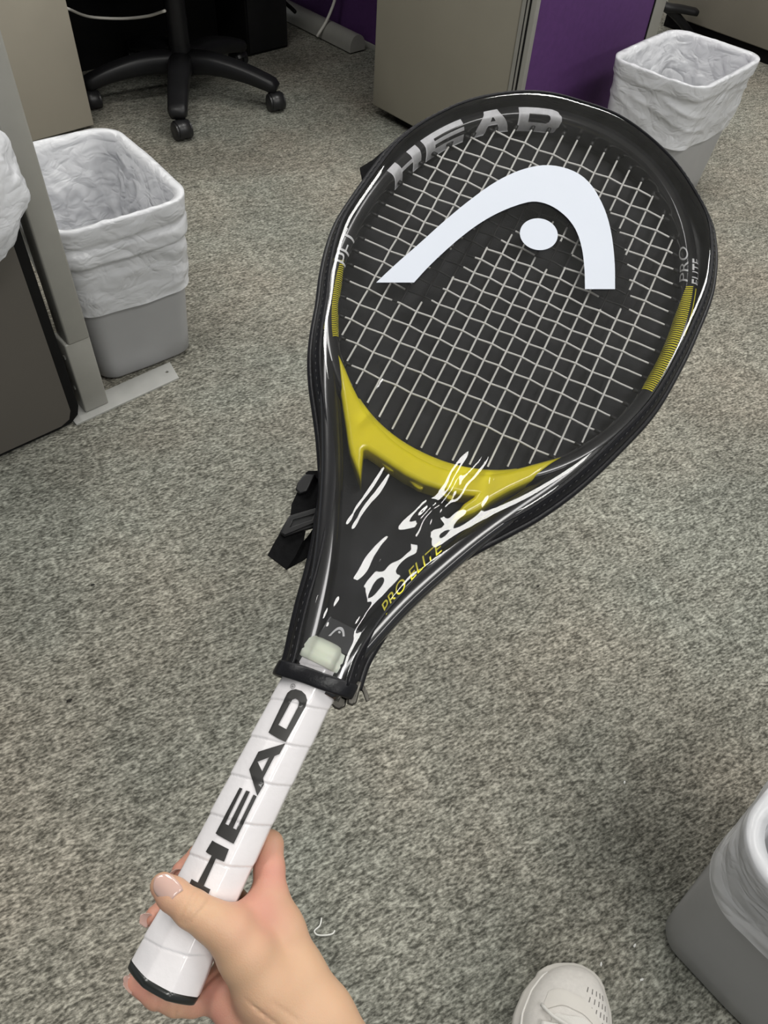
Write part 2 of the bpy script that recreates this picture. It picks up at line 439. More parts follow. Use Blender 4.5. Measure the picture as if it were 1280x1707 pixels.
# cables
p0 = W(1.98, -2.55, 0.5)
c1p = [W(2.11, -2.55, 0.55), W(2.10, -2.555, 0.35), W(2.085, -2.56, 0.16), W(2.055, -2.575, 0.075), W(2.015, -2.59, 0.018)]
tag(tube('white_cable', catmull(c1p, 30), 0.0055, M_white_cable), 'white cable hanging straight down over the grey foot bar', 'cable')
c2p = [at(112, 14, 0.30), at(150, 28, 0.24), at(200, 31, 0.23), at(245, 27, 0.26), at(275, 18, 0.30)]
tag(tube('grey_cable', catmull(c2p, 30), 0.004, M_white_cable), 'thin pale cable sagging in the dark under the desk', 'cable')
c3p = [at(470, -12, 0.12), at(452, 2, 0.10), at(432, 12, 0.07), at(420, 24, 0.03), at(414, 44, 0.01)]
tag(tube('pale_cable', catmull(c3p, 30), 0.0045, M_white_cable), 'pale cable curving over the far end of the foot bar', 'cable')
c4p = [at(466, -8, 0.10), at(476, 5, 0.09), at(486, 14, 0.085), at(492, 20, 0.08)]
tag(tube('black_cable', catmull(c4p, 20), 0.007, M_blackm), 'short black cable lying on the grey foot bar', 'cable')
# far right cabinet
t = room_empty('far_cabinet', 3.36, -0.9)
tag(t, 'warm grey cabinet with black plinth at the top right corner', 'cabinet')
box('body', (0.0, -1.4, 0.05), (0.45, 1.05, 0.75), M_putty, t, bevel=0.004)
box('door_gap', (-0.001, 0.335, 0.05), (0.002, 0.338, 0.75), M_blackm, t, bevel=0)
box('plinth', (0.02, -1.4, 0.0), (0.44, 1.05, 0.049), M_blackm, t, bevel=0.002)
# black chair legs poking out behind the partition
t = empty('chair_base', (0, 0, 0))
tag(t, 'black plastic chair leg poking out behind the purple partition', 'chair')
def bar(name, path, w, h, material, parent, m=12):
    prof = circ(1, m); prof = np.sign(prof) * np.abs(prof) ** 0.6
    pr = np.stack([np.stack([prof[:, 0] * a_, prof[:, 1] * b_], 1) for a_, b_ in zip(np.broadcast_to(w, len(path)), np.broadcast_to(h, len(path)))])
    V, Fc = sweep(path, pr, up=(0, 0, 1)); return mesh_obj(name, V, Fc, material, parent)
P = catmull([at(1060, -20, 0.14), at(1105, 10, 0.12), at(1135, 15, 0.11), at(1160, 20, 0.10)], 16)
bar('leg', P, np.linspace(0.02, 0.026, 16), np.linspace(0.018, 0.012, 16), M_black, t)
P = catmull([at(1085, -5, 0.14), at(1118, 18, 0.10), at(1135, 36, 0.06), at(1150, 55, 0.015)], 16)
bar('leg', P, 0.018, np.linspace(0.018, 0.014, 16), M_black, t)

# desk leg with foot plate
t = room_empty('support_post', 0.387, -1.26)
tag(t, 'grey metal desk leg with sleeve and flat foot plate beside the left-hand bin', 'post')
box('post', (-0.023, -0.028, 0.17), (0.021, 0.02, 0.80), M_alu, t, bevel=0.004)
sl = box('sleeve', (-0.030, -0.026, 0.004), (0.021, 0.024, 0.172), M_alu, t, bevel=0.003)
fp_loops = [[(-0.06, -0.043), (0.175, -0.043), (0.187, 0.013), (0.03, 0.013), (-0.06, 0.013)], [(0.165 + 0.004 * math.cos(q), -0.012 + 0.004 * math.sin(q)) for q in np.linspace(0, 2 * math.pi, 14, endpoint=False)]]
V, Fc = fill2d(fp_loops, 0.0015, 0.0005, 1); V[:, 2] += 0.002
mesh_obj('foot_plate', V, Fc, M_plate, t, smooth=False)
for x_, z_ in ((0.0225, 0.145), (0.0225, 0.075)):
    o = bm_obj('screw', box_bm(x_, 0.0, z_, 0.004, 0.007, 0.007, 0.002, 2), M_screw, t, True)
for x_, z_ in ((-0.0315, 0.135), (-0.0315, 0.06)):
    o = bm_obj('screw', box_bm(x_, -0.008, z_, 0.004, 0.008, 0.008, 0.002, 2), M_screw, t, True)

# dark box with black rounded edge at the left
t = room_empty('dark_storage_box', 0.08, -1.235)
tag(t, 'dark taupe flat-fronted box with rounded black edge in front of the desk leg', 'box')
pts = rrect(0.530, 0.548, 0.035, 96)                 # front outline in (x, z)
def boxface(y0, y1, sc, material, nm, outline):
    rings = [[(p[0], y0, p[1]) for p in outline], [(p[0], y1, p[1]) for p in outline]]
    V, Fc = rings_mesh(rings, True, True, True)
    o = mesh_obj(nm, V, Fc, material, t); o.data.set_sharp_from_angle(angle=math.radians(40)); return o
oc = np.array([-0.005, 0.279])
boxface(-0.012, 0.30, 1, M_blackm, 'body', pts + oc + np.array([0.004, 0.0]))  # black edge, widened on the right to stand in for the shaded gap
boxface(-0.0165, -0.0125, 1, M_darkbox, 'front_panel', rrect(0.500, 0.532, 0.027, 96) + oc)

# ------------------------------------------------------------------ waste bins
M_bin = mat('bin_grey_plastic', (0.33, 0.33, 0.335), 0.42, var=0.03, vscale=12, bump=0.08, bscale=1200)
M_bag = bag_mat('bin_liner_film', 0.10)
M_bag2 = bag_mat('bin_liner_film_thin', 0.35)
BW, BD, BH = 0.335, 0.255, 0.363            # rim length, rim width, height
BWb, BDb = 0.285, 0.205
def bin_ring(z, grow=0.0, n=120, r=None):
    f_ = z / BH
    w = BWb + (BW - BWb) * f_; d = BDb + (BD - BDb) * f_
    p = rrect(w + 2 * grow, d + 2 * grow, r or (0.032 + 0.012 * f_), n)
    # slightly bowed walls
    p[:, 0] *= 1 + 0.020 * (1 - np.abs(p[:, 1]) / (d / 2 + grow + 1e-6)) 
    p[:, 1] *= 1 + 0.030 * (1 - np.abs(p[:, 0]) / (w / 2 + grow + 1e-6)) 
    return p
def waste_bin(a, b, long_b, extra, label):
    t = room_empty('waste_bin', a, b, 0.0, extra + (90 if long_b else 0))
    tag(t, label, 'bin', 'grey waste bins')
    rings = []
    for z, g in ((0.004, -0.10), (0.002, -0.016), (0.004, -0.006), (0.012, 0.0), (0.05, 0), (0.12, 0), (0.2, 0), (0.28, 0), (0.345, 0)):
        if g == -0.10: p = bin_ring(0.0) * 0.3
        else: p = bin_ring(z, g)
        rings.append([(q[0], q[1], z) for q in p])
    for z, g in ((0.345, -0.003), (0.2, -0.003), (0.012, -0.004)):
        rings.append([(q[0], q[1], z) for q in bin_ring(z, g)])
    rings.append([(q[0] * 0.3, q[1] * 0.3, 0.010) for q in bin_ring(0.01)])
    V, Fc = rings_mesh(rings, True, True, True)
    o = mesh_obj('body', V, Fc, M_bin, t); o.data.set_sharp_from_angle(angle=math.radians(60))
    rings = [[(q[0], q[1], z) for q in bin_ring(z, g)] for z, g in ((0.335, 0.0005), (0.337, 0.006), (0.345, 0.007), (0.360, 0.0075), (0.363, 0.004), (0.361, -0.002), (0.345, -0.0035))]
    V, Fc = rings_mesh(rings)
    mesh_obj('rim', V, Fc, M_bin, t)
    return t
def liner(a, b, long_b, extra, label, hang, seed, rimshow=False, material=None, roll=0.0):
    """thin film: up the inside, over the rim, down the outside"""
    n = 260
    t = (np.arange(n) / n) * 2 * math.pi
    sec = []
    for z in np.linspace(0.03, 0.362, 34): sec.append((z, 'in'))
    sec += [(0.3675, 'top')]
    zz = list(np.linspace(0.3665, BH - hang, 46))
    sec += [(z, 'out') for z in zz]
    rings = []
    for k, (z, kind) in enumerate(sec):
        base = bin_ring(min(z, BH), 0.0, n)
        nrm = np.roll(base, -1, 0) - np.roll(base, 1, 0); nrm = np.stack([nrm[:, 1], -nrm[:, 0]], 1); nrm /= np.linalg.norm(nrm, axis=1)[:, None]
        zo = np.zeros(n)
        if kind == 'in':
            dpt = (0.362 - z)
            w = np.array([mnoise.fractal(Vector((base[i, 0] * 14 + seed, base[i, 1] * 14, z * 5.0 + seed)), 1.0, 2.0, 3) for i in range(n)])
            w2 = np.array([abs(mnoise.noise(Vector((base[i, 0] * 22 + z * 14 + seed, base[i, 1] * 22 - z * 9, seed)))) for i in range(n)])
            off = -0.007 - (0.5 - 0.5 * np.clip(w, -1, 1)) * min(dpt * 0.28, 0.020) - 0.020 * np.clip(0.28 - w2, 0, 1) * min(dpt * 8, 1)
        elif kind == 'top':
            off = np.full(n, 0.003)
            zo = np.array([0.0035 * mnoise.noise(Vector((base[i, 0] * 34, base[i, 1] * 40, seed))) for i in range(n)])
        else:
            f_ = (0.3665 - z) / hang
            dpt = 0.3665 - z
            rim = 0.0102 if dpt < 0.034 else 0.0102 - 0.005 * min((dpt - 0.032) / 0.012, 1)
            w = np.array([mnoise.fractal(Vector((base[i, 0] * 9 + seed, base[i, 1] * 9, z * 15 + 3 * seed)), 1.0, 2.0, 4) for i in range(n)])
            w2 = np.array([abs(mnoise.noise(Vector((base[i, 0] * 8 + z * 16 + seed, base[i, 1] * 8 - z * 10, seed * 2 + z * 14)))) for i in range(n)])
            amp = 0.0012 if dpt < 0.03 else 0.0012 + 0.0042 * min((dpt - 0.03) / 0.03, 1)
            off = rim + amp * (0.35 + 0.6 * np.clip(w, -0.6, 1)) + (amp * 0.9) * np.clip(0.30 - w2, 0, 1) * 2.0
            if roll and roll[0] < dpt < roll[1]:
                off = off + roll[2] * math.sqrt(max(0.0, min((dpt - roll[0]) / 0.006, 1, (roll[1] - dpt) / 0.003)))
            lowz = np.array([0.012 * mnoise.noise(Vector((base[i, 0] * 7 + seed, base[i, 1] * 7, 0))) for i in range(n)])
            zo = lowz * f_
        P = base + nrm * off[:, None]
        rings.append(np.concatenate([P, (z + zo)[:, None]], 1))
    V, Fc = rings_mesh(rings, True, True, False)
    e = empty('bin_liner', tuple(W(a, b)), math.radians(45 + extra + (90 if long_b else 0)))
    COL.objects.unlink(e); bpy.data.objects.remove(e)
    o = mesh_obj('bin_liner', V, Fc, material or M_bag)
    o.location = tuple(W(a, b, 0.0)); o.rotation_euler = (0, 0, math.radians(45 + extra + (90 if long_b else 0)))
    tag(o, label, 'bin liner', 'white bin liners')
    return o
BIN_L = (0.545, -1.425, True, -4.0)
BIN_R = (2.115, -1.12, False, 5.0)
BIN_N = (0.600, 0.205, False, 0.0)
waste_bin(*BIN_L, 'grey plastic waste bin standing beside the grey desk leg')
liner(*BIN_L, 'white plastic liner folded over the bin beside the desk leg', 0.185, 3.0, roll=(0.045, 0.078, 0.006))
waste_bin(*BIN_R, 'grey plastic waste bin standing by the purple partition')
liner(*BIN_R, 'white plastic liner in the bin by the purple partition', 0.165, 11.0)
waste_bin(*BIN_N, 'grey plastic waste bin in the bottom right corner near the shoe')
liner(*BIN_N, 'thin white plastic liner in the bin at the bottom right', 0.125, 23.0, material=M_bag2)

# white plastic bag on the dark box
n1, n2 = 80, 50
rings = []
for i in range(n2):
    th = math.pi * (i + 0.5) / n2
    ring = []
    for j in range(n1):
        ph = 2 * math.pi * j / n1
        d = Vector((math.sin(th) * math.cos(ph), math.sin(th) * math.sin(ph), math.cos(th)))
        w = 1 + 0.10 * mnoise.noise(d * 2.2 + Vector((5, 1, 2))) + 0.05 * (1 - abs(mnoise.noise(Vector((d.x * 5, d.y * 5, d.z * 2.5)) + Vector((1, 9, 4))))) + 0.02 * mnoise.noise(d * 11)
        x_, y_, z_ = 0.125 * d.x * w, 0.075 * d.y * w, 0.115 * d.z * w
        ring.append((x_, min(y_, 0.05), z_))
    rings.append(ring)
V, Fc = rings_mesh(rings, True, True, True)
o = mesh_obj('plastic_bag', V, Fc, M_bag)
o.location = tuple(W(0.228, -1.165, 0.538)); o.rotation_euler = (0, 0, math.radians(45))
tag(o, 'white plastic bag bulging over the dark box at the left edge', 'plastic bag')

# ------------------------------------------------------------------ office chair
CA, CB, CR = 1.345, -2.44, 0.31
t = room_empty('office_chair', CA, CB)
tag(t, 'black five-star office chair base on casters under the desk', 'chair')
M_caster = mat('caster_black', (0.014, 0.014, 0.015), 0.35, var=0.1)
hub = [(0.0, 0.075), (0.045, 0.075), (0.05, 0.085), (0.05, 0.125), (0.04, 0.135), (0.034, 0.14), (0.034, 0.16)]
def lathe(name, prof, material, parent, n=32, loc=(0, 0, 0)):
    rings = [[(r * math.cos(q) + loc[0], r * math.sin(q) + loc[1], z + loc[2]) for q in np.linspace(0, 2 * math.pi, n, endpoint=False)] for r, z in prof]
    V, Fc = rings_mesh(rings, True, True, True); o = mesh_obj(name, V, Fc, material, parent); o.data.set_sharp_from_angle(angle=math.radians(45)); return o
hub[0] = (0.004, 0.075)
lathe('hub', hub, M_black, t)
lathe('gas_column', [(0.033, 0.13), (0.033, 0.30), (0.026, 0.305), (0.024, 0.42), (0.004, 0.42)], M_black, t)
for k in range(5):
    th = math.radians(125 + 72 * k)            # angle measured in (a, b); local y is -b
    dx, dy = math.cos(th), -math.sin(th)
    path = [(dx * r, dy * r, z) for r, z in ((0.035, 0.108), (0.09, 0.112), (0.15, 0.108), (0.22, 0.096), (0.27, 0.083), (0.305, 0.072), (0.318, 0.066))]
    path = catmull(path, 18)
    wd = np.linspace(0.036, 0.029, 18); hg = np.linspace(0.034, 0.019, 18); wd[-1] *= 0.75; hg[-1] *= 0.6
    leg = bar('leg', path, wd, hg, M_black, t, 16)
    # caster: stem, hood and two wheels
    ca = empty('caster'); COL.objects.unlink(ca); bpy.data.objects.remove(ca)
    ct = th + (0.9, -0.5, 1.3, 0.4, 2.0)[k]
    ax = np.array([math.cos(ct), math.sin(ct), 0]); fwd = np.array([-ax[1], ax[0], 0])
    c0 = np.array([dx * 0.305, dy * 0.305, 0.027]) + fwd * 0.014
    rings = []
    for s_, r_ in ((-0.028, 0.004), (-0.028, 0.019), (-0.025, 0.0255), (-0.006, 0.0265), (-0.0045, 0.020), (0.0045, 0.020), (0.006, 0.0265), (0.025, 0.0255), (0.028, 0.019), (0.028, 0.004)):
        rings.append([c0 + ax * s_ + r_ * (fwd * math.cos(q) + np.array([0, 0, 1]) * math.sin(q)) for q in np.linspace(0, 2 * math.pi, 28, endpoint=False)])
    V, Fc = rings_mesh(rings, True, True, True); o = mesh_obj('caster_wheels', V, Fc, M_caster, leg); o.data.set_sharp_from_angle(angle=math.radians(40))
    rings = []
    for s_, r_ in ((-0.020, 0.0275), (-0.018, 0.030), (0.018, 0.030), (0.020, 0.0275)):
        rings.append([c0 + ax * s_ + r_ * (fwd * math.cos(q) + np.array([0, 0, 1]) * math.sin(q)) for q in np.linspace(-0.5, math.pi * 0.9, 20)])
    V, Fc = rings_mesh(rings, False); hood = mesh_obj('caster_hood', V, Fc, M_caster, leg)
    lathe('caster_stem', [(0.009, 0.045), (0.009, 0.070), (0.003, 0.070)], M_black, leg, 12, loc=(dx * 0.305, dy * 0.305, 0))
M_seat = mat('black_seat_fabric', (0.012, 0.012, 0.013), 0.9)
bm_ = box_bm(0, 0, 0.47, 0.46, 0.46, 0.08, 0.03, 4); bm_obj('seat', bm_, M_seat, t, True, 60)
bm_ = box_bm(0, 0, 0.425, 0.16, 0.22, 0.03, 0.006, 2); bm_obj('seat_mechanism', bm_, M_black, t, True, 60)

# ------------------------------------------------------------------ racket plane
rv = np.array([1.708, -3.35, 1.0]); rv /= np.linalg.norm(rv)
ru = np.array([8.67, 4.16, -1.0]); ru -= rv * (ru @ rv); ru /= np.linalg.norm(ru)
rw = np.cross(ru, rv)
P0 = 0.453 * np.array([(277 - 640) / F, (1628 - 853.5) / F, 1.0])        # butt centre, camera axes
_U, _V, _Wn, _O = RW @ ru, RW @ rv, RW @ rw, CAMPOS + RW @ P0
RM = Matrix(((_U[0], _V[0], _Wn[0], _O[0]), (_U[1], _V[1], _Wn[1], _O[1]), (_U[2], _V[2], _Wn[2], _O[2]), (0, 0, 0, 1)))
def uv(x, y, h=0.0):
    """photo measurement -> racket plane coordinates (metres) at height h above the string plane"""
    r = np.array([(x - IMW / 2) / F, (y - IMH / 2) / F, 1.0])
    q = r * (((P0 + rw * h) @ rw) / (r @ rw)) - P0
    return np.array([q @ ru, q @ rv])
def uvh(x, y, h): p = uv(x, y, h); return np.array([p[0], p[1], h])

# ================================================================== RACKET
racket = bpy.data.objects.new('tennis_racket', None); COL.objects.link(racket); racket.matrix_world = RM
racket.empty_display_size = 0.05
tag(racket, 'black and yellow tennis racket with white strings and white wrapped handle', 'tennis racket')
M_frame = mat('frame_black_lacquer', (0.012, 0.012, 0.014), 0.22, var=0.1, coat=0.6)
M_yel = mat('frame_yellow_lacquer', (0.80, 0.70, 0.015), 0.28, var=0.03, coat=0.6)
M_yelp = mat('yellow_print', (0.78, 0.70, 0.03), 0.35, var=0.03)
M_whp = mat('white_print', (0.80, 0.80, 0.80), 0.35, var=0.02)
M_silver = mat('silver_print', (0.74, 0.74, 0.76), 0.4, var=0.08, vscale=300)
M_string = mat('white_string', (0.88, 0.87, 0.83), 0.35, var=0.04)
M_stringb = mat('black_stencil_string', (0.012, 0.012, 0.012), 0.5)
M_grom = mat('grommet_black', (0.015, 0.015, 0.015), 0.4)
HA, HB, HBL, HCu, HCv, HN = 0.128, 0.157, 0.1615, -0.002, 0.518, 2.12
def spow(c, e): return np.sign(c) * np.abs(c) ** e
def headC(th): return np.array([HCu + HA * spow(np.cos(th), 2 / HN), HCv + (HB if np.sin(th) > 0 else HBL) * spow(np.sin(th), 2 / HN)])
def headN(th):
    d = headC(th + 1e-3) - headC(th - 1e-3); n = np.array([d[1], -d[0]]); return n / np.linalg.norm(n)
FW, FH = 0.0062, 0.0112
def frameS(th, ph, off=0.0):
    c = headC(th); n = headN(th)
    a = (FW + off) * spow(np.cos(ph), 0.62); h = (FH + off) * spow(np.sin(ph), 0.62)
    return np.array([c[0] + n[0] * a, c[1] + n[1] * a, h])
nt_, np_ = 260, 56
D2_ = math.radians
rings = []
ths = np.linspace(0, 2 * math.pi, nt_, endpoint=False)
phs = np.linspace(0, 2 * math.pi, np_, endpoint=False)
V = []; Fc = []
for i, th in enumerate(ths):
    for ph in phs: V.append(frameS(th, ph))
for i in range(nt_):
    j = (i + 1) % nt_
    for k in range(np_):
        l = (k + 1) % np_
        Fc.append((i * np_ + k, j * np_ + k, j * np_ + l, i * np_ + l))
fm = [1 if D2_(242) < ths[i] < D2_(299) else 0 for i in range(nt_) for k in range(np_)]
mesh_obj('head_frame', V, Fc, mats=[M_frame, M_yel], fmats=fm, parent=racket)
# shafts running into the handle
sp_ = circ(1, 20); sp_ = np.sign(sp_) * np.abs(sp_) ** 0.65
for sg in (-1, 1):
    pts = np.array([(0.116, 0.445), (0.104, 0.415), (0.088, 0.383), (0.071, 0.353), (0.055, 0.323), (0.041, 0.292), (0.029, 0.262), (0.020, 0.232), (0.0135, 0.205), (0.012, 0.185)])
    path = catmull(np.stack([sg * pts[:, 0] - 0.001, pts[:, 1], 0 * pts[:, 0]], 1), 40)
    ww = np.interp(np.linspace(0, 1, 40), [0, 0.3, 0.7, 1], [0.0055, 0.008, 0.009, 0.009]); hh = np.interp(np.linspace(0, 1, 40), [0, 0.2, 1], [0.0105, 0.0112, 0.0118])
    pr = np.stack([np.stack([sp_[:, 0] * a_, sp_[:, 1] * b_], 1) for a_, b_ in zip(ww, hh)])
    V, Fc = sweep(path, pr, up=(0, 0, 1)); mesh_obj('shaft', V, Fc, M_frame, racket)
# yellow bridge with its four flame tips
zy = lambda L: [tuple(uv(560 + x * 0.2969, 600 + y * 0.2969, 0.008)) for x, y in L]
yel = [(45, 105), (70, 165), (100, 222), (150, 308), (210, 382), (290, 460), (350, 508), (440, 565), (540, 615), (640, 648), (760, 667), (860, 669), (960, 656), (1060, 630), (1152, 605), (1080, 660), (960, 715), (860, 770), (800, 815), (760, 838), (720, 852), (735, 832), (790, 795), (822, 752), (800, 742), (700, 735), (600, 712), (500, 680), (400, 630), (310, 570), (230, 515), (185, 485), (150, 483), (128, 503), (122, 568), (108, 530), (95, 470), (84, 390), (70, 300), (55, 200)]
V, Fc = fill2d([zy(yel)], 0.0085, 0.0034, 4)
o = mesh_obj('bridge', V, Fc, M_yel, racket); o.data.set_sharp_from_angle(angle=math.radians(35))
for (x, y) in ((285, 562), (440, 662), (610, 720)):
    c_ = uv(560 + x * 0.2969, 600 + y * 0.2969, 0.005)
    V, Fc = fill2d([[(c_[0] + 0.0085 * math.cos(q) * 0.88 + 0.0025 * math.sin(q) * 0.47, c_[1] + 0.0028 * math.sin(q) * 0.88 - 0.0085 * math.cos(q) * 0.45) for q in np.linspace(0, 2 * math.pi, 20, endpoint=False)]], 0.003, 0.001, 2)
    mesh_obj('bridge_grommet', V, Fc, M_yel, racket)
# strings
arch_out = [(627, 471), (660, 440), (700, 405), (740, 369), (780, 336), (820, 307), (856, 288), (890, 277.5), (917, 275.5), (945, 281), (968, 292), (985, 308), (1000, 332), (1012, 361), (1020, 396), (1024.5, 440), (1025, 482)]
arch_in = [(975, 482), (974, 448), (970, 415), (961, 386), (947, 365), (927, 348), (908, 339), (888, 336), (862, 342), (830, 355), (800, 372), (770, 394), (740, 420), (712, 447), (690, 471)]
ARCH = arch_out + arch_in
BALL = [(898 + 31.5 * math.cos(q) + 2 * math.sin(q), 390.5 + 26.5 * math.sin(q)) for q in np.linspace(0, 2 * math.pi, 48, endpoint=False)]
def smooth_arch():
    o1 = catmull(arch_out, 60); i1 = catmull(arch_in, 60); return [tuple(p) for p in o1] + [tuple(p) for p in i1]
STEN = [np.array([uv(x + 24, y + 34, 0) for x, y in smooth_arch()]), np.array([uv(x + 24, y + 34, 0) for x, y in BALL])]
def inside(p, poly):
    x, y = p; xs, ys = poly[:, 0], poly[:, 1]; xj, yj = np.roll(xs, 1), np.roll(ys, 1)
    c_ = ((ys > y) != (yj > y)) & (x < (xj - xs) * (y - ys) / (yj - ys + 1e-15) + xs); return bool(c_.sum() % 2)
def in_head(th_end): pass
ai, bi = HA - FW + 0.0005, HB - FW + 0.0005
NM = 16
mains_u = np.array([-0.0975, -0.0845, -0.0705, -0.0565, -0.0440, -0.0315, -0.0190, -0.0068, 0.0052, 0.0172, 0.0294, 0.0416, 0.0542, 0.0672, 0.0808, 0.0950]) - 0.0005
cross_v = np.concatenate([[0.403], 0.403 + np.cumsum([0.0170, 0.0160, 0.0150, 0.0140, 0.0133, 0.0127, 0.0122, 0.0120, 0.0118, 0.0118, 0.0118, 0.0119, 0.0121, 0.0124, 0.0128, 0.0133, 0.0140, 0.0150])])
SR = 0.00080
ends = []
def string(name, pts):
    V, Fc = sweep(np.array(pts), circ(SR, 6)); n = len(pts); fm = []
    for i in range(n - 1):
        mid = (np.array(pts[i]) + np.array(pts[i + 1]))[:2] / 2
        s = any(inside(mid, q) for q in STEN); fm += [1 if s else 0] * 6
    fm += [0, 0]
    mesh_obj(name, V, Fc, mats=[M_string, M_stringb], fmats=fm, parent=racket)
for k, u_ in enumerate(mains_u):
    f_ = (1 - abs((u_ - HCu) / ai) ** HN) ** (1 / HN); v0, v1 = HCv - (bi + HBL - HB) * f_, HCv + bi * f_
    vv = np.linspace(v0, v1, 110)
    if k in (0, 15): pass
    hh = np.zeros_like(vv)
    for j, cv in enumerate(cross_v):
        hh += (0.0006 if (j + k) % 2 else -0.0006) * np.exp(-((vv - cv) / 0.004) ** 2)
    string('main_string', np.stack([np.full_like(vv, u_), vv, hh], 1)); ends += [(u_, v0, 1), (u_, v1, -1)]
for j, v_ in enumerate(cross_v):
    f_ = (1 - abs((v_ - HCv) / bi) ** HN) ** (1 / HN); u0, u1 = HCu - ai * f_, HCu + ai * f_
    uu = np.linspace(u0, u1, 110); hh = np.zeros_like(uu); wob = np.zeros_like(uu)
    for k, mu in enumerate(mains_u):
        s = (-1 if (j + k) % 2 else 1)
        hh += s * 0.00065 * np.exp(-((uu - mu) / 0.0042) ** 2)
        wob += s * 0.00015 * np.exp(-((uu - mu) / 0.0050) ** 2)
    string('cross_string', np.stack([uu, v_ + wob, hh], 1))
    ends += [(u0, v_, 2), (u1, v_, -2)]
# grommets round the string holes, one moulded strip
V = []; Fc = []
for (u_, v_, k) in ends:
    d = {1: (0, 1), -1: (0, -1), 2: (1, 0), -2: (-1, 0)}[k]
    p = np.array([[u_ - d[0] * 0.003, v_ - d[1] * 0.003, 0], [u_ + d[0] * 0.0045, v_ + d[1] * 0.0045, 0]])
    v_l, f_l = sweep(p, circ(0.0017, 7)); b0 = len(V); V += [tuple(q) for q in v_l]; Fc += [tuple(i + b0 for i in f) for f in f_l]
mesh_obj('grommet_strip', V, Fc, M_grom, racket)

# prints on the frame
def th_of(x, y, h=0.010):
    p = uv(x, y, h); return math.atan2(spow((p[1] - HCv) / HB, HN / 2), spow((p[0] - HCu) / HA, HN / 2))
def frame_map(t0, t1, ph0, ph1):
    return lambda x, y: frameS(t0 + (t1 - t0) * x, ph0 + (ph1 - ph0) * y, 0.00025)
D2 = math.radians
PH_OUT, PH_IN = D2(82), D2(196)       # letters run from the outer front edge round to the inner side
def head_letter(nm, loops, xa, xb, material, po=PH_OUT, pi_=PH_IN):
    t0, t1 = th_of(*xa), th_of(*xb)
    decal(nm, loops, frame_map(t0, t1, pi_, po), material, racket, 0.05, 0.08)
LH = [[(0, 0), (0, 1), (0.30, 1), (0.30, 0.58), (0.70, 0.58), (0.70, 1), (1, 1), (1, 0), (0.7, 0), (0.7, 0.36), (0.30, 0.36), (0.30, 0)]]
LE = [[(0, 0), (0, 1), (1, 1), (1, 0.78), (0.25, 0.78), (0.25, 0.61), (1, 0.61), (1, 0.39), (0.25, 0.39), (0.25, 0.22), (1, 0.22), (1, 0)]]
LA = [[(0, 0), (0.33, 1), (0.67, 1), (1, 0), (0.74, 0), (0.66, 0.24), (0.40, 0.24), (0.30, 0)], [(0.45, 0.42), (0.50, 0.66), (0.53, 0.66), (0.59, 0.42)]]
LD = [[(0, 0), (0, 1), (0.72, 1), (0.88, 0.93), (0.97, 0.78), (1, 0.5), (0.97, 0.22), (0.88, 0.07), (0.72, 0)], [(0.24, 0.26), (0.66, 0.26), (0.72, 0.34), (0.74, 0.5), (0.72, 0.66), (0.66, 0.74), (0.24, 0.74)]]
head_letter('frame_letter', LH, (653, 293), (700, 254), M_silver)
head_letter('frame_letter', LE, (707, 246), (771, 210), M_silver)
head_letter('frame_letter', LA, (788, 204), (850, 186), M_silver)
head_letter('frame_letter', LD, (864, 186), (938, 196), M_silver)
# small word marks
def cut_text(V, Fc, mapfn, nm, material, parent, du=0.03, dv=0.12):
    me = bpy.data.meshes.new(nm); me.from_pydata([tuple(v) for v in V], [], Fc)
    bm = bmesh.new(); bm.from_mesh(me)
    for q in np.arange(du, 1, du): bmesh.ops.bisect_plane(bm, geom=bm.verts[:] + bm.edges[:] + bm.faces[:], plane_co=(q, 0, 0), plane_no=(1, 0, 0))
    for q in np.arange(dv, 1, dv): bmesh.ops.bisect_plane(bm, geom=bm.verts[:] + bm.edges[:] + bm.faces[:], plane_co=(0, q, 0), plane_no=(0, 1, 0))
    for v in bm.verts: v.co = Vector(mapfn(v.co.x, v.co.y))
    bm.to_mesh(me); bm.free(); me.materials.append(material)
    o = bpy.data.objects.new(nm, me); COL.objects.link(o); o.parent = parent; return o
def word(nm, txt, t0, t1, ph0, ph1, material, shear=0.0):
    V, Fc = text_loops(txt, shear)
    cut_text(V, Fc, lambda x, y: frameS(t0 + (t1 - t0) * x, ph0 + (ph1 - ph0) * y, 0.0005), nm, material, racket)
word('frame_word', 'ELITE', th_of(1148, 474), th_of(1152, 433), D2(48), D2(90), M_whp)
word('frame_word', 'PRO', th_of(1133, 472), th_of(1138, 412), D2(105), D2(170), M_whp, 0.3)
word('frame_word', 'PFT', th_of(568, 440), th_of(588, 384), D2(142), D2(72), M_whp, 0.2)
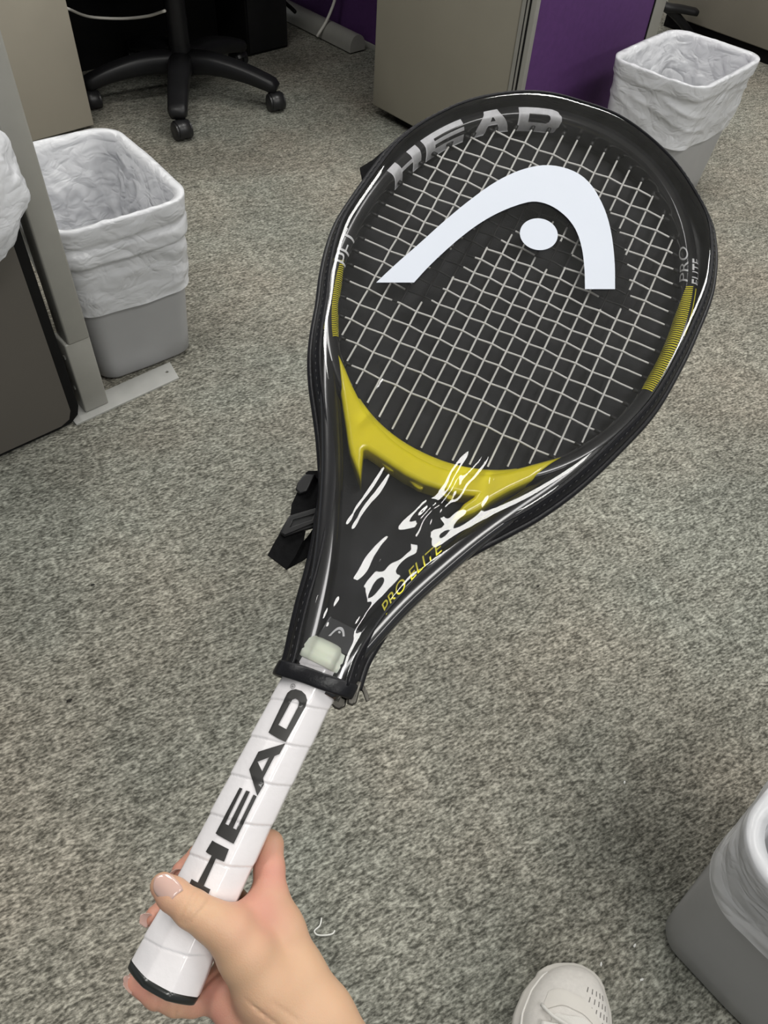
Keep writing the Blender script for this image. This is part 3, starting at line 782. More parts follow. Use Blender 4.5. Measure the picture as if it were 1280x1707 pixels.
# yellow hatch and stripes on both flanks
def hatch(ta, tb, n, pa, pb, duty=0.52, taper=True, skew=0.0):
    V = []; Fc = []
    for i in range(n):
        s0 = i / n; s1 = (i + duty) / n; q = (s0 + s1) / 2
        w = min(1, 0.35 + 2.2 * min(q, 1 - q + 0.15)) if taper else 1
        p0, p1 = pb - (pb - pa) * w, pb
        b0 = len(V); K = 6
        for k in range(K):
            ph = p0 + (p1 - p0) * k / (K - 1); sk = skew * (k / (K - 1)) ** 2
            V.append(frameS(ta + (tb - ta) * (s0 + sk), ph, 0.0003)); V.append(frameS(ta + (tb - ta) * (s1 + sk), ph, 0.0003))
        for k in range(K - 1): Fc.append((b0 + 2 * k, b0 + 2 * k + 1, b0 + 2 * k + 3, b0 + 2 * k + 2))
    return mesh_obj('hatch_print', V, Fc, M_yelp, racket)
def stripe(ta, tb, pa, pb, material, taper=0.0):
    n = 40; V = []; Fc = []
    for i in range(n + 1):
        q = i / n; w = 1 - taper * abs(2 * q - 1) ** 2; pm = (pa + pb) / 2
        for k in range(4):
            ph = pm + (pb - pa) * (k / 3 - 0.5) * w; V.append(frameS(ta + (tb - ta) * q, ph, 0.0003))
    for i in range(n):
        for k in range(3): Fc.append((i * 4 + k, i * 4 + k + 1, (i + 1) * 4 + k + 1, (i + 1) * 4 + k))
    return mesh_obj('stripe_print', V, Fc, material, racket)
tr0, tr1 = th_of(1146, 480), th_of(1080, 652)
hatch(tr0, tr1, 52, D2(165), D2(84), skew=-0.012)
stripe(tr0, th_of(1140, 560), D2(66), D2(56), M_yelp)
stripe(th_of(1140, 555), th_of(1062, 675), D2(68), D2(52), M_whp, 0.8)
hatch(th_of(1136, 570), th_of(1080, 660), 40, D2(46), D2(36), taper=False)
tl0, tl1 = th_of(574, 432), th_of(562, 555)
hatch(tl0, tl1, 40, D2(160), D2(95), skew=0.01)
stripe(th_of(556, 430), th_of(545, 545), D2(62), D2(44), M_yelp)
stripe(th_of(566, 432), th_of(552, 600), D2(86), D2(70), M_whp, 0.7)
# yellow name on the right shaft
V, Fc = text_loops('PRO ELITE', 0.45)
wa, wb = uv(640, 1023, 0.0115), uv(741, 910, 0.0115); wm = uv(676, 958, 0.0115)
def shaft_word(x, y):
    ctr = (wa + wb) / 2 + (wm - (wa + wb) / 2) * 0.0
    # quadratic curve through the three measured points
    m2 = uv(686, 962, 0.0115)
    p = (1 - x) ** 2 * wa + 2 * x * (1 - x) * (2 * m2 - 0.5 * wa - 0.5 * wb) + x ** 2 * wb
    d = -2 * (1 - x) * wa + 2 * (1 - 2 * x) * (2 * m2 - 0.5 * wa - 0.5 * wb) + 2 * x * wb; d /= np.linalg.norm(d)
    n = np.array([-d[1], d[0]]); p = p + n * ((y - 0.5) * 0.0062 + 0.0014)
    return (p[0], p[1], 0.01195)
mapped_mesh('shaft_word', V, Fc, shaft_word, M_yelp, racket)
# dark throat plate end with the small emblem
pl = [tuple(uv(x, y, 0.012)) for x, y in ((551, 1030), (597, 1053), (581, 1092), (527, 1068))]
V, Fc = fill2d([pl], 0.012, 0.001, 2)
mesh_obj('shaft_junction', V, Fc, mat('charcoal_plate', (0.03, 0.03, 0.033), 0.3, var=0.05), racket)
def small_logo(x, y):   # the arch emblem, reduced and laid in place
    s = 27.0 / 400.0
    return (547 + (x - 627) * s * 1.02, 1061 + (y - 482) * s * 1.15)
em = [tuple(uv(*small_logo(x, y), 0.0135)) for x, y in smooth_arch()]
eb = [tuple(uv(*small_logo(x, y), 0.0135)) for x, y in BALL]
decal('emblem', [em], lambda x, y: (x, y, 0.0136), M_silver, racket)
decal('emblem', [eb], lambda x, y: (x, y, 0.0136), M_silver, racket)

# ---- grip
def grip_w(v): return np.interp(v, [-0.002, 0.012, 0.030, 0.050, 0.10, 0.18, 0.22], [0.0222, 0.0218, 0.0203, 0.0193, 0.0188, 0.0182, 0.0176])
GR = 0.86
def grip_c(v): return np.interp(v, [0, 0.05, 0.1, 0.2], [0.0, -0.0015, -0.0022, -0.0018])
def grip_S(v, ph, off=0.0):
    a = grip_w(v); b = a * GR
    # softened octagon
    oc = 1.0 / max(abs(math.cos(ph)), abs(math.sin(ph)), (abs(math.cos(ph)) + abs(math.sin(ph))) / 1.36)
    oc = 0.62 * min(oc, 1.09) + 0.38
    sp = (v - 0.2 * 0) / 0.0255 + ph / (2 * math.pi) 
    st = (sp % 1.0)
    wrap = 0.00055 * (1 - st) - 0.0006 * math.exp(-((st if st < 0.5 else 1 - st) / 0.018) ** 2)
    r = oc
    return np.array([grip_c(v) + (a + wrap + off) * r * math.cos(ph), v, (b + wrap + off) * r * math.sin(ph)])
M_grip = mat('white_grip_wrap', (0.80, 0.775, 0.79), 0.30, var=0.02, vscale=60, bump=0.25, bscale=180, coat=0.8, coatr=0.06)
vv = np.linspace(0.0, 0.205, 300); phs = np.linspace(0, 2 * math.pi, 96, endpoint=False)
rings = [[grip_S(v, p) for p in phs] for v in vv]
V, Fc = rings_mesh(rings, True, False, True); mesh_obj('grip', V, Fc, M_grip, racket)
rings = []
for v, off in ((-0.0045, -0.006), (-0.0045, -0.0012), (-0.0035, 0.0), (0.0008, 0.0004), (0.0012, -0.001)):
    rings.append([np.array([1, 0, 1]) * grip_S(0.0, p, off) + np.array([0, v + 0.0, 0]) for p in phs])
V, Fc = rings_mesh(rings, True, True, False); mesh_obj('butt_cap', V, Fc, mat('butt_cap_black', (0.012, 0.014, 0.013), 0.3, coat=0.3), racket)
M_collar = mat('pale_rubber_collar', (0.80, 0.84, 0.72), 0.42, var=0.03, sss=0.1)
rings = []
for v, off in ((0.1995, 0.0004), (0.200, 0.0014), (0.204, 0.0016), (0.2055, 0.0010), (0.207, 0.0016), (0.212, 0.0010), (0.2150, -0.0008), (0.2162, -0.004), (0.2162, -0.010)):
    rings.append([np.array([1, 0, 1]) * grip_S(0.2, p, off) + np.array([0, v, 0]) for p in phs])
V, Fc = rings_mesh(rings, True, False, True); mesh_obj('collar', V, Fc, M_collar, racket)
# lettering on the grip
M_ink = mat('charcoal_ink', (0.026, 0.025, 0.024), 0.42, var=0.08, coat=0.5)
def grip_front(u, v):
    best = None
    # find the angle whose surface point has this u (front half)
    lo, hi = 0.15, math.pi - 0.15
    for _ in range(26):
        m_ = (lo + hi) / 2
        if grip_S(v, m_, 0.0009)[0] > u: lo = m_
        else: hi = m_
    return grip_S(v, (lo + hi) / 2, 0.0009)
def gz(L):
    out = []
    for x, y in L:
        px_, py_ = 280 + x * 0.24605, 1100 + y * 0.24605; h = 0.015
        for _ in range(4):
            p = uv(px_, py_, h); h = grip_front(p[0], p[1])[2]
        out.append(tuple(p))
    return out
gD = [[(680, 492), (795, 250), (810, 222), (833, 204), (865, 198), (905, 210), (932, 236), (943, 272), (930, 320), (797, 557), (750, 535)], [(748, 440), (828, 292), (843, 270), (864, 262), (882, 271), (888, 292), (880, 320), (802, 470)]]
gA = [[(550, 742), (612, 622), (795, 565), (755, 638), (722, 652), (645, 800), (650, 845), (605, 922)], [(607, 690), (685, 660), (638, 755)]]
gE = [[(322, 1175), (445, 1247), (602, 925), (580, 912), (463, 1150), (440, 1140), (555, 893), (530, 885), (410, 1122), (388, 1110), (505, 872), (485, 865)]]
gH = [[(300, 1223), (413, 1283), (380, 1368), (325, 1345), (242, 1532), (288, 1555), (250, 1640), (125, 1560), (160, 1484), (202, 1508), (297, 1325), (255, 1300)]]
for lp in (gH, gE, gA, gD):
    decal('grip_letter', [gz(q) for q in lp], lambda u, v: grip_front(u, v), M_ink, racket, 0.0015, 0.0016)
rc = gz([(846, 179)])[0]
ringo = [[(rc[0] + r * math.cos(q), rc[1] + r * math.sin(q)) for q in np.linspace(0, 2 * math.pi, 24, endpoint=False)] for r in (0.0016, 0.00135)]
decal('registered_mark', ringo, lambda u, v: grip_front(u, v), M_ink, racket)
V, Fc = text_loops('R')
mapped_mesh('registered_mark', V, Fc, lambda x, y: grip_front(rc[0] - 0.0008 * (y * 2 - 1), rc[1] + 0.0006 * (x * 2 - 1)), M_ink, racket)

# ================================================================== COVER
cover = bpy.data.objects.new('racket_cover', None); COL.objects.link(cover); cover.matrix_world = RM
cover.empty_display_size = 0.05
tag(cover, 'black zip racket cover with clear window and white arch logo', 'racket cover')
M_vinyl = mat('black_vinyl', (0.008, 0.008, 0.010), 0.32, var=0.1, vscale=80, bump=0.15, bscale=500, spec=0.25)
M_back = mat('cover_back_fabric', (0.030, 0.030, 0.032), 0.75, spec=0.15, var=0.15, vscale=70, bump=0.2, bscale=700)
M_film = clear_film('clear_vinyl_window', 0.010, 0.985, 0.03, 1.45, 1.7)
M_web = mat('black_webbing', (0.007, 0.007, 0.0075), 0.85, var=0.2, vscale=300, bump=0.4, bscale=900, spec=0.08)
M_logo = mat('white_logo_print', (0.57, 0.605, 0.675), 0.5, var=0.01, spec=0.3)
M_zip = mat('gunmetal_zip', (0.09, 0.085, 0.075), 0.3, metal=0.9, var=0.2, vscale=300)
outl = [(472, 1112), (478, 1095), (488, 1050), (500, 1000), (514, 950), (525, 900), (533, 850), (537, 815), (536, 780), (532, 730), (526, 685), (521, 650), (518.5, 615), (519, 587), (523, 553), (531, 509), (537, 462), (547, 416), (562, 375), (581, 344), (603, 312), (625, 281), (650, 250), (687, 219), (725, 197), (766, 179), (812, 167), (869, 161), (918, 165), (963, 177), (1024, 199), (1073, 231), (1122, 277), (1157, 326), (1182, 375), (1189, 414), (1189, 449), (1182, 494), (1157, 558), (1129, 617), (1087, 688), (1031, 750), (965, 812), (898, 861), (840, 893), (787, 921), (750, 945), (717, 968), (687, 998), (657, 1032), (628, 1075), (610, 1107), (600, 1137), (596, 1150)]
OUT = catmull([uv(x, y, 0.0) for x, y in outl], 420)
def offset_loop(P, d):
    T = np.gradient(P, axis=0); T /= np.linalg.norm(T, axis=1)[:, None]
    return P + np.stack([T[:, 1], -T[:, 0]], 1) * np.asarray(d).reshape(-1, 1) if np.ndim(d) else P + np.stack([T[:, 1], -T[:, 0]], 1) * d
def distO(u, v):
    return np.sqrt(((OUT[:, 0] - u) ** 2 + (OUT[:, 1] - v) ** 2).min())
def hmax(v): return np.interp(v, [0.18, 0.205, 0.24, 0.30, 0.40], [0.0182, 0.0182, 0.0150, 0.0132, 0.0130])
def prof_h(d, v):
    w = np.interp(v, [0.19, 0.22, 0.27, 0.34, 0.42], [0.014, 0.016, 0.022, 0.024, 0.0125])
    q = min(max(d / w, 0), 1); return 0.0015 + (hmax(v) - 0.0015) * (1 - (1 - q) ** 2.4) ** 0.62
RIDGES = [((598, 978), (718, 852), 9.5, 2.9), ((690, 892), (800, 752), 7.0, 1.9), ((742, 836), (792, 728), 3.2, 0.8), ((798, 838), (836, 716), 3.4, 0.8), ((762, 826), (815, 724), 2.6, 0.5),
          ((588, 868), (642, 782), 4.2, 1.0), ((604, 694), (642, 640), 4.0, 0.8), ((548, 1040), (562, 1000), 3.0, 0.7), ((596, 1040), (614, 1015), 3.0, 0.7), ((640, 940), (690, 880), 4.0, -0.9), ((735, 870), (765, 850), 4.5, 0.9)]
RIDGES = [(uv(*p, 0.013), uv(*q, 0.013), sg_ / 1000, am_ / 1000) for p, q, sg_, am_ in RIDGES]
def ripple(u, v):
    """slack film: raised wrinkles over the throat, faint waviness elsewhere"""
    wx = mnoise.noise(Vector((u * 55, v * 40, 2.2))) * 0.0045; wy = mnoise.noise(Vector((u * 55, v * 40, 7.9))) * 0.0045
    P_ = np.array([u + wx, v + wy]); h = 0.0; near = 0.0
    for p, q, sg_, am_ in RIDGES:
        e_ = q - p; L_ = np.linalg.norm(e_); e_ = e_ / L_; r_ = P_ - p; t_ = r_ @ e_
        if t_ < -0.02 or t_ > L_ + 0.02: continue
        d_ = abs(r_[0] * e_[1] - r_[1] * e_[0])
        if d_ > 4 * sg_: continue
        end = max(0.0, -t_, t_ - L_); near = max(near, math.exp(-(d_ / (2 * sg_)) ** 2 - (end / 0.01) ** 2)); h += am_ * math.exp(-(d_ / sg_) ** 2) * math.exp(-(end / 0.006) ** 2) 
    h += near * (mnoise.noise(Vector((u * 120 - v * 60, v * 70 + u * 50, 4.4))) * 0.00045)
    return h + mnoise.noise(Vector((u * 16 + 7, v * 12, 1.7))) * 0.00012
def film_h(u, v): return prof_h(distO(u, v), v) + ripple(u, v)
# inset of the black border, wider along the neck
vO = OUT[:, 1]
ins = np.interp(vO, [0.19, 0.26, 0.34, 0.42, 0.50, 0.70], [0.0065, 0.0066, 0.0068, 0.0072, 0.0060, 0.0070])
INS = offset_loop(OUT, ins)
# border strip (front) and side wall down to the back
rings = []
for f_ in np.linspace(0, 1, 7):
    L_ = offset_loop(OUT, ins * f_); rings.append([(p[0], p[1], prof_h(i_ * f_, p[1])) for p, i_ in zip(L_, ins)])
V, Fc = rings_mesh(rings, False); mesh_obj('front_border', V, Fc, M_vinyl, cover)
rings = []
for f_ in np.linspace(0, 1, 7):
    L_ = offset_loop(OUT, np.full(len(OUT), 0.012 * f_)); rings.append([(p[0], p[1], -prof_h(0.012 * f_, p[1])) for p in L_])
V, Fc = rings_mesh(rings, False); mesh_obj('back_border', V, Fc, M_vinyl, cover)
def split_grid(loop, hfun, name, material, nu=70, nv=150):
    k = int(np.argmax(loop[:, 1])); Lf, Rt = loop[:k + 1], loop[k:][::-1]
    v0 = max(Lf[0, 1], Rt[0, 1]) ; v1 = loop[k, 1] - 0.0002
    s = np.linspace(0, 1, nv); lev = v1 - (v1 - v0) * (1 - s) ** 1.0
    lev = np.concatenate([np.linspace(v0, v1 - 0.03, nv - 24), v1 - 0.03 * (np.linspace(1, 0, 25)[1:]) ** 2])
    def mono(Q): 
        return np.maximum.accumulate(Q[:, 1])
    lv, rv_ = mono(Lf), mono(Rt); rings = []
    for v in lev:
        a = np.interp(v, lv, Lf[:, 0]); b = np.interp(v, rv_, Rt[:, 0]); t_ = np.linspace(0, 1, nu); t_ = 0.5 - 0.5 * np.cos(t_ * math.pi) * (0.35) - 0.65 * (0.5 - t_)
        t_ = (t_ - t_[0]) / (t_[-1] - t_[0])
        rings.append([(a + (b - a) * q, v, hfun(a + (b - a) * q, v)) for q in t_])
    V, Fc = rings_mesh(rings, False); return mesh_obj(name, V, Fc, material, cover)
window = split_grid(INS, lambda u, v: film_h(u, v), 'clear_window', M_film, 150, 330)
split_grid(offset_loop(OUT, np.full(len(OUT), 0.0115)), lambda u, v: -prof_h(distO(u, v), v) - 0.0006 * mnoise.noise(Vector((u * 60, v * 9, 5))), 'back_panel', M_back, 60, 120)
tube('edge_piping', [(p[0], p[1], 0.0) for p in OUT], 0.0030, M_vinyl, cover, 10, up=(0, 0, 1))
tube('inner_piping', [(p[0], p[1], prof_h(i_, p[1]) + 0.0003) for p, i_ in zip(INS, ins)], 0.0011, M_vinyl, cover, 8, up=(0, 0, 1))
sI = offset_loop(OUT, ins * 0.55)
V = []; Fc = []
for i in range(2, len(sI) - 3, 2):
    a_, b_ = sI[i], sI[i] + (sI[i + 1] - sI[i]) * 0.9
    ha = prof_h(ins[i] * 0.55, a_[1]) + 0.0003
    v_l, f_l = sweep(np.array([(a_[0], a_[1], ha), (b_[0], b_[1], ha)]), circ(0.00035, 5)); b0 = len(V); V += [tuple(q) for q in v_l]; Fc += [tuple(k + b0 for k in f) for f in f_l]
o = mesh_obj('stitching', V, Fc, mat('black_thread', (0.03, 0.03, 0.032), 0.6), cover)
# printed logo on the window
HL = 0.0142
lg = [tuple(uv(x, y, HL)) for x, y in smooth_arch()]
V, Fc = fill2d([lg], 0.00008, 0, 0); V[:, 2] += HL; o = mesh_obj('logo_arch', V, Fc, M_logo, cover, smooth=False)
V, Fc = fill2d([[tuple(uv(x, y, HL)) for x, y in BALL]], 0.00008, 0, 0); V[:, 2] += HL; mesh_obj('logo_dot', V, Fc, M_logo, cover, smooth=False)
# hem band round the handle
cp = []
for q in np.linspace(0, 2 * math.pi, 72, endpoint=False):
    c_, s_ = math.cos(q), math.sin(q)
    cp.append((0.0005 + 0.0262 * spow(c_, 0.8), 0.1905 + 0.004 * c_ , 0.0192 * spow(s_, 0.75)))
cp = np.array(cp)
sq = circ(1, 12); sq = np.sign(sq) * np.abs(sq) ** 0.5
T = np.roll(cp, -1, 0) - np.roll(cp, 1, 0)
V, Fc = sweep(cp, np.stack([sq[:, 0] * 0.0016, sq[:, 1] * 0.0052], 1), closed=True, up=(0, 1, 0))
mesh_obj('hem_band', V, Fc, M_vinyl, cover)
# zip ends and puller
def hsolid(nm, L, h, ex, be, material, parent=cover, sm=True):
    V, Fc = fill2d([[tuple(uv(x, y, h)) for x, y in L]], ex, be, 2); V[:, 2] += h
    o = mesh_obj(nm, V, Fc, material, parent, smooth=sm)
    if sm: o.data.set_sharp_from_angle(angle=math.radians(40))
    return o
z3 = lambda L: [(450 + x * 0.15625, 1030 + y * 0.15625) for x, y in L]
hsolid('zip_end', z3([(895, 690), (955, 700), (905, 895), (875, 918), (842, 905), (855, 800)]), 0.004, 0.003, 0.0012, M_zip)
hsolid('zip_end', z3([(735, 845), (800, 880), (785, 935), (735, 962), (700, 950), (668, 910)]), -0.006, 0.003, 0.0012, M_zip)
hsolid('zip_puller', z3([(955, 700), (975, 695), (1030, 790), (1050, 875), (1030, 885), (1000, 800)]), -0.002, 0.0012, 0.0006, M_zip)
# shoulder strap
z5 = lambda L: [(440 + x * 0.11715, 760 + y * 0.11715) for x, y in L]
hsolid('strap', z5([(620, 240), (870, 230), (960, 330), (960, 470), (860, 520), (740, 680), (720, 830), (600, 1000), (560, 1200), (440, 1440), (320, 1612), (60, 1415), (140, 1260), (240, 1090), (380, 850), (400, 690), (480, 520), (560, 380)]), -0.016, 0.0007, 0.0003, M_web)
hsolid('strap', z5([(320, 1612), (400, 1400), (620, 1160), (760, 960), (860, 800), (960, 900), (900, 1250), (770, 1330), (560, 1480)]), -0.0195, 0.0007, 0.0003, M_web)
hsolid('strap_keeper', z5([(600, 250), (640, 225), (880, 222), (960, 330), (960, 480), (880, 440), (720, 290), (610, 285)]), -0.0135, 0.001, 0.0004, M_web)
hsolid('buckle', z5([(375, 870), (440, 850), (760, 755), (810, 780), (818, 815), (740, 950), (720, 1005), (560, 1050), (300, 1140), (245, 1095), (300, 990)]), -0.0125, 0.0012, 0.0008, M_black)
V, Fc = fill2d([[tuple(uv(x, y, -0.010)) for x, y in z5([(375, 880), (445, 858), (770, 765), (800, 790), (735, 940), (560, 1010), (300, 1120), (260, 1092)])], [tuple(uv(x, y, -0.010)) for x, y in z5([(410, 905), (735, 810), (690, 920), (560, 960), (345, 1040)])]], 0.0006, 0.0005, 2); V[:, 2] += -0.0102
mesh_obj('buckle_frame', V, Fc, M_black, cover)
hsolid('strap_slider', z5([(605, 290), (700, 290), (660, 380), (600, 500), (520, 530), (472, 480), (500, 400), (560, 320)]), -0.012, 0.0015, 0.001, M_black)
hsolid('strap_anchor', [(601, 282), (622, 269), (642, 252), (650, 262), (632, 288), (606, 306)], -0.010, 0.0012, 0.0006, M_web)

# ================================================================== HAND
def zh(x, y, h): return uvh(180 + x * 0.35938, 1380 + y * 0.35938, h / 1000.0) * 1000.0     # millimetres
PAL, FING = [], {}
def cone(a, b, ra, rb): return (np.array(a), np.array(b), ra, rb)
wr = zh(850, 800, -6); fo1 = zh(1010, 1070, -10); fo2 = zh(1250, 1480, -18)
sd = np.array([0.80, 0.58, 0.0])          # across the wrist in the racket plane
wr2 = zh(795, 660, -6)
idx_mcp = zh(752, 335, -8)
palm = [
    cone(idx_mcp, zh(795, 480, -10), 11.5, 14.0), cone(zh(795, 480, -10), zh(872, 690, -9), 14.0, 16.5), cone(zh(872, 690, -9), zh(985, 880, -9), 16.5, 18.5),
    cone(zh(985, 880, -9), zh(1190, 1240, -14), 18.5, 23.0),
    cone(zh(690, 470, -19), zh(800, 720, -14), 11, 16), cone(zh(600, 590, -21), zh(740, 790, -15), 11, 15),
    cone(zh(520, 730, -19), zh(690, 880, -14), 11, 15), cone(zh(690, 880, -14), zh(820, 950, -10), 15, 18.0), cone(zh(820, 950, -10), zh(1040, 1330, -16), 18.0, 22.0),
    cone(zh(545, 800, -15), zh(700, 950, -12), 11, 14),
    cone(zh(1190, 1240, -14), zh(1440, 1680, -24), 23.0, 26.0), cone(zh(1040, 1330, -16), zh(1290, 1780, -26), 22.0, 25.0),
    # thenar
    cone(zh(560, 478, 18), zh(640, 580, 11), 12.6, 15.0), cone(zh(640, 580, 11), zh(735, 740, 2), 15.0, 17.5), cone(zh(735, 740, 2), zh(870, 900, -6), 17.5, 19.0),
    # web between thumb and first finger
    cone(zh(625, 440, 8), zh(745, 400, -6), 6.5, 9.0), cone(zh(610, 415, 9), zh(715, 350, -4), 6.5, 8.5),
]
thumb = [cone(zh(255, 268, 25.0), zh(300, 308, 25.5), 7.3, 9.0), cone(zh(300, 308, 25.5), zh(392, 378, 25.5), 9.0, 10.2), cone(zh(392, 378, 25.5), zh(480, 432, 23), 10.2, 11.2), cone(zh(480, 432, 23), zh(560, 478, 18), 11.2, 12.6)]
index = [cone(idx_mcp, zh(748, 190, -12), 11.0, 9.4), cone(zh(748, 190, -12), zh(745, 80, -18), 9.4, 9.2), cone(zh(745, 80, -18), zh(560, 60, -28), 8.8, 8.2), cone(zh(560, 60, -28), zh(430, 130, -24), 8.2, 7.6), cone(zh(430, 130, -24), zh(345, 205, -11), 7.6, 6.8)]
middle = [cone(zh(690, 470, -19), zh(520, 270, -29), 10.0, 9.0), cone(zh(520, 270, -29), zh(330, 330, -26), 9.0, 8.2), cone(zh(330, 330, -26), zh(222, 412, -7), 8.0, 6.6)]
ring_ = [cone(zh(600, 590, -21), zh(430, 450, -29), 9.8, 8.6), cone(zh(430, 450, -29), zh(280, 520, -27), 8.6, 7.8), cone(zh(280, 520, -27), zh(200, 560, -18), 7.6, 6.6)]
pinky = [cone(zh(500, 775, -18), zh(395, 806, -15), 9.4, 8.3), cone(zh(395, 806, -15), zh(318, 806, -13), 8.1, 7.9), cone(zh(318, 806, -13), zh(225, 775, -11), 7.9, 7.6), cone(zh(225, 775, -11), zh(132, 716, -9), 7.6, 6.5)]
groups = [thumb, index, middle, ring_, pinky]
allp = palm + sum(groups, [])
lo = np.min([np.minimum(p[0] - p[2], p[1] - p[3]) for p in allp], 0) - 5
hi = np.max([np.maximum(p[0] + p[2], p[1] + p[3]) for p in allp], 0) + 5
ST = 1.15
gx, gy, gzz = [np.arange(lo[i], hi[i] + ST, ST, dtype=np.float32) for i in range(3)]
X, Y, Z = np.meshgrid(gx, gy, gzz, indexing='ij')
def sd_cone(p):
    a, b, ra, rb = p; ba = b - a; L2 = ba @ ba
    px_, py_, pz_ = X - np.float32(a[0]), Y - np.float32(a[1]), Z - np.float32(a[2])
    t_ = np.clip((px_ * np.float32(ba[0]) + py_ * np.float32(ba[1]) + pz_ * np.float32(ba[2])) / np.float32(L2), 0, 1)
    d = np.sqrt((px_ - t_ * np.float32(ba[0])) ** 2 + (py_ - t_ * np.float32(ba[1])) ** 2 + (pz_ - t_ * np.float32(ba[2])) ** 2)
    return d - (np.float32(ra) + np.float32(rb - ra) * t_)
def smin(a, b, k):
    h = np.clip(0.5 + 0.5 * (b - a) / k, 0, 1); return b + (a - b) * h - k * h * (1 - h)
D = None
for p in palm: 
    d = sd_cone(p); D = d if D is None else smin(D, d, 9.0)
PD = D; RES = PD
for gi, g in enumerate(groups):
    Gd = None
    for p in g:
        d = sd_cone(p); Gd = d if Gd is None else smin(Gd, d, 3.0)
    RES = np.minimum(RES, smin(PD, Gd, 6.0 if gi == 0 else 4.0))
# creases: shallow grooves across the joints
def crease(c_, axis, depth, width, rad):
    global RES
    ax = np.array(axis, float); ax /= np.linalg.norm(ax)
    dp = (X - c_[0]) * ax[0] + (Y - c_[1]) * ax[1] + (Z - c_[2]) * ax[2]
    rr = (X - c_[0]) ** 2 + (Y - c_[1]) ** 2 + (Z - c_[2]) ** 2
    RES = RES + (depth * np.exp(-(dp / width) ** 2) * (rr < rad ** 2) * np.clip(1.5 - rr / rad ** 2, 0, 1)).astype(np.float32)
tdir = zh(300, 308, 25.5) - zh(480, 432, 23)
for x, y, dp_ in ((362, 352, 0.7), (390, 374, 1.1), (420, 396, 0.9)): crease(zh(x, y, 35), tdir + np.array([0, 4.0, 0]) * (x - 388) / 20, dp_, 0.95, 10.5)
for x, y in ((235, 790), (318, 815)): crease(zh(x, y, -6), zh(400, 806, 0) - zh(225, 785, 0), 0.8, 1.0, 10)
for x, y, r_ in ((735, 845, 13), (770, 872, 15), (815, 820, 12), (690, 800, 11)): crease(zh(x, y, 12), (0.25, 0.95, 0.1), 0.55, 0.9, r_)
crease(zh(520, 640, -4), np.array([0.75, -0.3, 0.3]), 1.0, 1.3, 26)
# the fingers close round the grip: nothing enters the handle
gw = np.interp(Y / 1000, [-0.002, 0.012, 0.030, 0.050, 0.10, 0.18, 0.22], [0.0222, 0.0218, 0.0203, 0.0193, 0.0188, 0.0182, 0.0176]).astype(np.float32) * 1000
gc = np.interp(Y / 1000, [0, 0.05, 0.1, 0.2], [0.0, -0.0015, -0.0022, -0.0018]).astype(np.float32) * 1000
qx, qz = np.abs(X - gc) / gw, np.abs(Z) / (gw * GR)
hd = ((qx ** 3.4 + qz ** 3.4) ** (1 / 3.4) - 1.0) * gw * 0.95 - 0.2
hd = np.maximum(hd, -5.0 - Y)
RES = np.maximum(RES, -hd)
def surface_nets(Fv, org, st):
    Fv = Fv.astype(np.float32); s = Fv < 0
    nx, ny, nz = Fv.shape
    cnt = np.zeros((nx - 1, ny - 1, nz - 1), np.int8)
    for i in (0, 1):
        for j in (0, 1):
            for k in (0, 1): cnt += s[i:nx - 1 + i, j:ny - 1 + j, k:nz - 1 + k]
    act = (cnt > 0) & (cnt < 8); idx = -np.ones(act.shape, np.int64); cells = np.argwhere(act); idx[act] = np.arange(len(cells))
    acc = np.zeros((len(cells), 3)); num = np.zeros(len(cells))
    cor = [(i, j, k) for i in (0, 1) for j in (0, 1) for k in (0, 1)]
    for a in cor:
        for ax in range(3):
            if a[ax]: continue
            b = list(a); b[ax] = 1
            fa = Fv[cells[:, 0] + a[0], cells[:, 1] + a[1], cells[:, 2] + a[2]]; fb = Fv[cells[:, 0] + b[0], cells[:, 1] + b[1], cells[:, 2] + b[2]]
            m_ = (fa < 0) != (fb < 0); t_ = np.where(m_, fa / (fa - fb + 1e-20), 0)
            p = np.tile(np.array(a, float), (len(cells), 1)); p[:, ax] = t_
            acc[m_] += p[m_]; num[m_] += 1
    V = org + (cells + acc / num[:, None]) * st
    Fc = []
    for ax in range(3):
        o1, o2 = [(1, 2), (2, 0), (0, 1)][ax]
        sl0 = [slice(1, -1)] * 3; sl0[ax] = slice(0, -1); sl1 = [slice(1, -1)] * 3; sl1[ax] = slice(1, None)
        A_, B_ = s[tuple(sl0)], s[tuple(sl1)]
        e = np.argwhere(A_ != B_)
        inn = A_[A_ != B_]
        base = e + 1; base[:, ax] -= 1
        q = []
        for d1, d2 in ((0, 0), (-1, 0), (-1, -1), (0, -1)):
            c_ = base.copy(); c_[:, o1] += d1; c_[:, o2] += d2; q.append(idx[c_[:, 0], c_[:, 1], c_[:, 2]])
        q = np.stack(q, 1); q[~inn] = q[~inn][:, ::-1]; Fc.append(q)
    return V, np.concatenate(Fc)
HV, HF = surface_nets(RES, np.array([gx[0], gy[0], gzz[0]]), ST)
